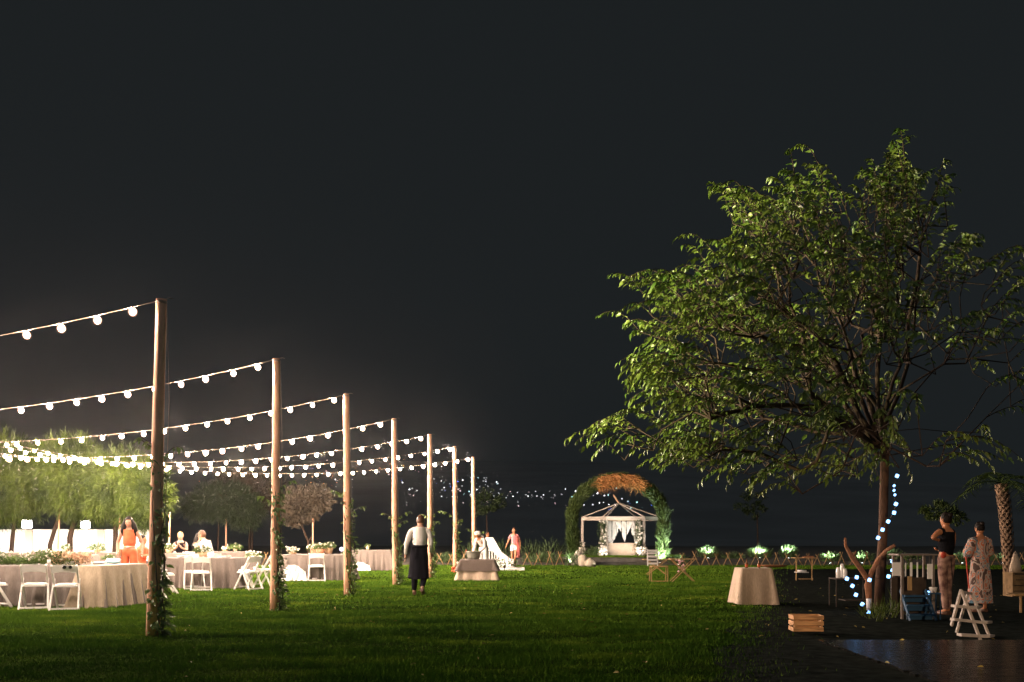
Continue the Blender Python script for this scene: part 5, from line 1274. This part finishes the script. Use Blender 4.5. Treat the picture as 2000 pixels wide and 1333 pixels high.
# woman in pink
def scarf(t, J):
    b = MB(); vs = []; fs = []
    for j in range(9):
        v_ = j / 8
        for i in range(9):
            u = i / 8; vs.append((.10 + .10 * u + .05 * math.sin(u * 7 + v_ * 2) * v_ + .02 * v_, -.10 + .05 * math.sin(u * 9), 1.38 - v_ * .95))
    for j in range(8):
        for i in range(8): fs.append((j * 9 + i, j * 9 + i + 1, (j + 1) * 9 + i + 1, (j + 1) * 9 + i))
    b.add(vs, fs, True); o = b.build('hanging_scarf', M['scarf'], t); sm = o.modifiers.new('thick', 'SOLIDIFY'); sm.thickness = .012
person('woman in pink shirt and white shorts with salmon scarf on the white platform', (X(1004, 37.8), 37.8, .1), -6, pose(elR=(-.26, .02, 1.14), wrR=(-.33, -.08, .95), haR=(-.36, -.1, .89), elL=(.27, .0, 1.15), wrL=(.28, -.1, .95), haL=(.28, -.12, .87), knL=(.08, -.22, .56), anL=(.04, .0, .14), toL=(.06, -.13, .05), knR=(-.09, .0, .5)), 'tanskin', 'brownhair', 'bun', 'pink', 'short', 'whitecloth', 'shorts', 'shoe', (.2, -1, 0), .86, scarf)
# bare-shouldered person at the right
d = 16.6
def bag(t, J):
    MB().ball((.12, .05, 1.02), (.05, .04, .06), 9, 7).build('red_pouch', M['redpetal'], t)
person('bare-shouldered person in black top and floral trousers with one arm raised to the head', (X(1848, d), d, 0), 205, pose(shR=(-.17, 0, 1.39), shL=(.17, 0, 1.41), elL=(.37, .04, 1.31), wrL=(.15, -.04, 1.27), haL=(.08, -.06, 1.28), elR=(-.22, -.06, 1.13), wrR=(-.16, -.2, 1.08), haR=(-.12, -.28, 1.1), knL=(.04, -.02, .5), anL=(.03, .02, .08), toL=(.04, -.13, .03), knR=(-.06, -.03, .5), anR=(-.05, .0, .08), toR=(-.06, -.14, .03)), 'tanskin', 'darkhair', 'bun', 'black', 'none', 'floral', 'long', 'shoe', (0, -1, -.05), .98, bag)
# patterned fabric for the dress: printed bands of colour (flat print)
def print_fabric():
    m = bpy.data.materials.new('printed_dress'); m.use_nodes = True; n = m.node_tree.nodes; l = m.node_tree.links; b = n['Principled BSDF']; b.inputs['Roughness'].default_value = .85
    tc = n.new('ShaderNodeTexCoord'); nz = n.new('ShaderNodeTexNoise'); nz.inputs['Scale'].default_value = 4; nz.inputs['Distortion'].default_value = 1.5; nz.inputs['Detail'].default_value = 1
    mp = n.new('ShaderNodeMapping'); mp.inputs['Rotation'].default_value = (.3, .6, .2); mp.inputs['Scale'].default_value = (1.6, 1.6, .9); l.new(tc.outputs['Object'], mp.inputs['Vector']); l.new(mp.outputs['Vector'], nz.inputs['Vector'])
    r_ = n.new('ShaderNodeValToRGB'); r_.color_ramp.interpolation = 'CONSTANT'; cs = [(0, (.10, .06, .05)), (.40, (.50, .40, .34)), (.47, (.55, .14, .06)), (.52, (.48, .40, .34)), (.565, (.10, .20, .27)), (.61, (.45, .38, .32)), (.68, (.5, .16, .08))]
    e = r_.color_ramp.elements; e[0].position = 0; e[0].color = (*cs[0][1], 1); e[1].position = cs[1][0]; e[1].color = (*cs[1][1], 1)
    for p_, c_ in cs[2:]: x_ = e.new(p_); x_.color = (*c_, 1)
    l.new(nz.outputs['Fac'], r_.inputs['Fac']); l.new(r_.outputs['Color'], b.inputs['Base Color']); return m
M['print'] = print_fabric()
d = 17.2
def dress(t, J):
    b = MB(); vs = []; fs = []; n = 36; lv = [(1.42, .11), (1.3, .16), (1.12, .16), (.98, .165), (.7, .20), (.4, .22), (.18, .23)]
    for j, (z, r_) in enumerate(lv):
        for i in range(n):
            a_ = 2 * PI * i / n; rr = r_ * (1 + .06 * j / 6 * math.sin(6 * a_) + .04 * j / 6 * math.sin(11 * a_ + 1)); vs.append((rr * math.cos(a_) * 1.05, rr * math.sin(a_) * .8, z))
    for j in range(6):
        for i in range(n): fs.append((j * n + i, j * n + (i + 1) % n, (j + 1) * n + (i + 1) % n, (j + 1) * n + i))
    b.add(vs, fs, True).build('long_dress', M['print'], t)
    for k in 'LR':
        a_, c_ = J['sh' + k], J['el' + k]; MB().tube([a_.lerp(J['nb'], .35), a_, c_, c_ + (J['wr' + k] - c_) * .3], [.07, .085, .10, .085], 12).build('wide_sleeve', M['print'], t)
person('dark haired woman in a long printed dress standing behind the white step ladder', (X(1914, d), d, 0), 195, pose(elL=(.24, -.04, 1.15), elR=(-.24, -.04, 1.15), wrL=(.14, -.22, 1.05), wrR=(-.14, -.22, 1.05), haL=(.08, -.28, 1.06), haR=(-.08, -.28, 1.06)), 'tanskin', 'darkhair', 'bun', None, 'none', None, 'long', 'shoe', (0, -1, -.3), .89, dress)
o = thing('red_strap', 'dark red strap hanging behind the step ladder', 'strap', (X(1890, 15), 15.0, Z(1150, 15))); MB().bar((-.03, 0, .48), (.02, 0, 0), .012, .02).build('strap_band', M['redpetal'], o); MB().tube([(-.03, 0, .48), (-.03, .0, .53)], .008, 6).build('hook', M['dark_metal'], o)

# ================================================================== FAR TOWN LIGHTS ON THE HILLSIDE
def town():
    rnd = random.Random(5); cols = dict(w=(.95, .95, 1), o=(1, .42, .16), b=(.12, .22, 1), c=(.45, .85, .9), p=(1, .7, .75), r=(1, .2, .08)); pts = {k: [] for k in cols}
    def band(n, x0, x1, y0, y1, mix, r=(.5, 1.3)):
        for _ in range(n): pts[rnd.choice(mix)].append((rnd.uniform(x0, x1), rnd.uniform(y0 - 3, y1 + 3), rnd.uniform(*r)))
    band(26, 630, 700, 902, 925, 'ooop'); band(20, 585, 660, 925, 965, 'oooow'); band(14, 640, 690, 920, 950, 'ow', (.7, 1.6)); band(16, 735, 800, 900, 925, 'oop'); band(12, 760, 830, 920, 985, 'opw')
    band(10, 780, 870, 938, 965, 'wbcw', (.7, 1.7)); band(12, 840, 960, 935, 945, 'w', (.4, .9)); band(14, 850, 930, 940, 970, 'bwc', (.5, 1.5)); band(12, 925, 975, 936, 948, 'wcw', (.6, 1.5))
    band(40, 850, 1110, 958, 970, 'wwwp', (.5, 1.5)); band(16, 860, 1110, 965, 990, 'wpw', (.4, 1.0)); band(34, 1115, 1290, 955, 985, 'wpwc', (.6, 1.8)); band(16, 1180, 1300, 978, 1002, 'wbc', (.6, 1.6))
    band(26, 1305, 1560, 975, 992, 'wwoo', (.4, 1.0)); pts['b'].append((1454, 979, 1.9)); pts['w'].append((1454, 979, 1.3)); band(16, 1640, 1722, 978, 990, 'oorr', (.7, 1.8)); band(10, 1560, 1900, 960, 995, 'wo', (.4, .9)); pts['b'].append((1592, 948, 1.2)); band(12, 380, 560, 900, 940, 'wo', (.5, 1.0))
    t = tag(bpy.data.objects.new('town_lights', None), 'scattered lights of a far town on the dark hillside', 'town lights', kind='stuff'); COL.objects.link(t)
    for i in range(16): pts['b' if i % 3 == 0 else 'p'].append((581 + i * 2.1, 915 + (i % 2), .75))
    for k, L in pts.items():
        b = MB()
        for px, py, r_ in L:
            tt = (1045 - py) / F; kk = 1 if px < 1300 else .8; dd_ = min(1150, (300 * SL + 1.3) / max(.012, SL * kk - tt)) - 6; rr = .52 * r_ * rnd.choice((.7, 1, 1.3)) * dd_ / F
            b.ball((X(px, dd_), dd_, Z(py, dd_)), (rr, rr, rr * .9), 6, 4)
        o = b.build('town_light', emis('town_light_' + k, cols[k], 5.5, 'NONE'), t); o['kind'] = 'stuff'
town()

# ================================================================== ASSUMED LAMPS OUT OF FRAME (added to light the tree and the terrace)
fx, fy, fz = -7.6, 13.6, 1.2
t = thing('assumed_floodlight', 'assumed warm flood lamp on a short post out of frame at left, added to light the large tree', 'assumed_floodlight', (fx, fy, 0))  # assumed lamp out of frame, added to light the tree from the left
MB().tube([(0, 0, 0), (0, 0, fz)], .03, 8).build('post', M['dark_metal'], t); MB().box((0, -.08, fz + .06), (.3, .12, .22)).build('housing', M['dark_metal'], t)
l = bpy.data.lights.new('assumed_flood_lamp', 'SPOT'); l.energy = 27000; l.color = (1, .92, .52); l.spot_size = R(42); l.spot_blend = 1; l.shadow_soft_size = .08
o = bpy.data.objects.new('assumed_flood_lamp', l); COL.objects.link(o); o.parent = t; o.location = (0, .05, fz + .06)
aim = Vector((math.sin(R(65)), math.cos(R(65)), math.tan(R(22)))); o.rotation_euler = aim.to_track_quat('-Z', 'Y').to_euler()

t = thing('assumed_floodlight', 'assumed warm lamp on a post behind the camera, added to light the terrace', 'assumed_floodlight', (1.5, -3.0, 0))  # unseen lamp assumed behind the camera, added for crate, table and people
MB().tube([(0, 0, 0), (0, 0, 2.1)], .03, 8).build('post', M['dark_metal'], t); MB().box((0, -.08, 2.16), (.2, .12, .18)).build('housing', M['dark_metal'], t)
l = bpy.data.lights.new('assumed_terrace_lamp', 'SPOT'); l.energy = 4500; l.color = (1, .68, .42); l.spot_size = R(15.8); l.spot_blend = .35; l.shadow_soft_size = .06
o = bpy.data.objects.new('assumed_terrace_lamp', l); COL.objects.link(o); o.parent = t; o.location = (0, .05, 2.16)
aim = Vector((math.sin(R(14.2)), math.cos(R(14.2)), math.tan(R(-4.2)))); o.rotation_euler = aim.to_track_quat('-Z', 'Y').to_euler()
# ================================================================== HAZE VOLUME ADDED FOR THE GLOW ROUND THE BULBS
if HAZE:
    m = bpy.data.materials.new('glow_haze'); m.use_nodes = True; n = m.node_tree.nodes; ll = m.node_tree.links
    for x_ in list(n):
        if x_.type == 'BSDF_PRINCIPLED': n.remove(x_)
    v = n.new('ShaderNodeVolumePrincipled'); v.inputs['Density'].default_value = .00011; v.inputs['Color'].default_value = (.95, .95, .95, 1); v.inputs['Anisotropy'].default_value = .94
    ll.new(v.outputs[0], n['Material Output'].inputs['Volume'])
    o = MB().box((0, 1200, 65), (5100, 3700, 135)).build('haze', m); tag(o, 'thin haze added for the glow round the bulbs', kind='stuff')
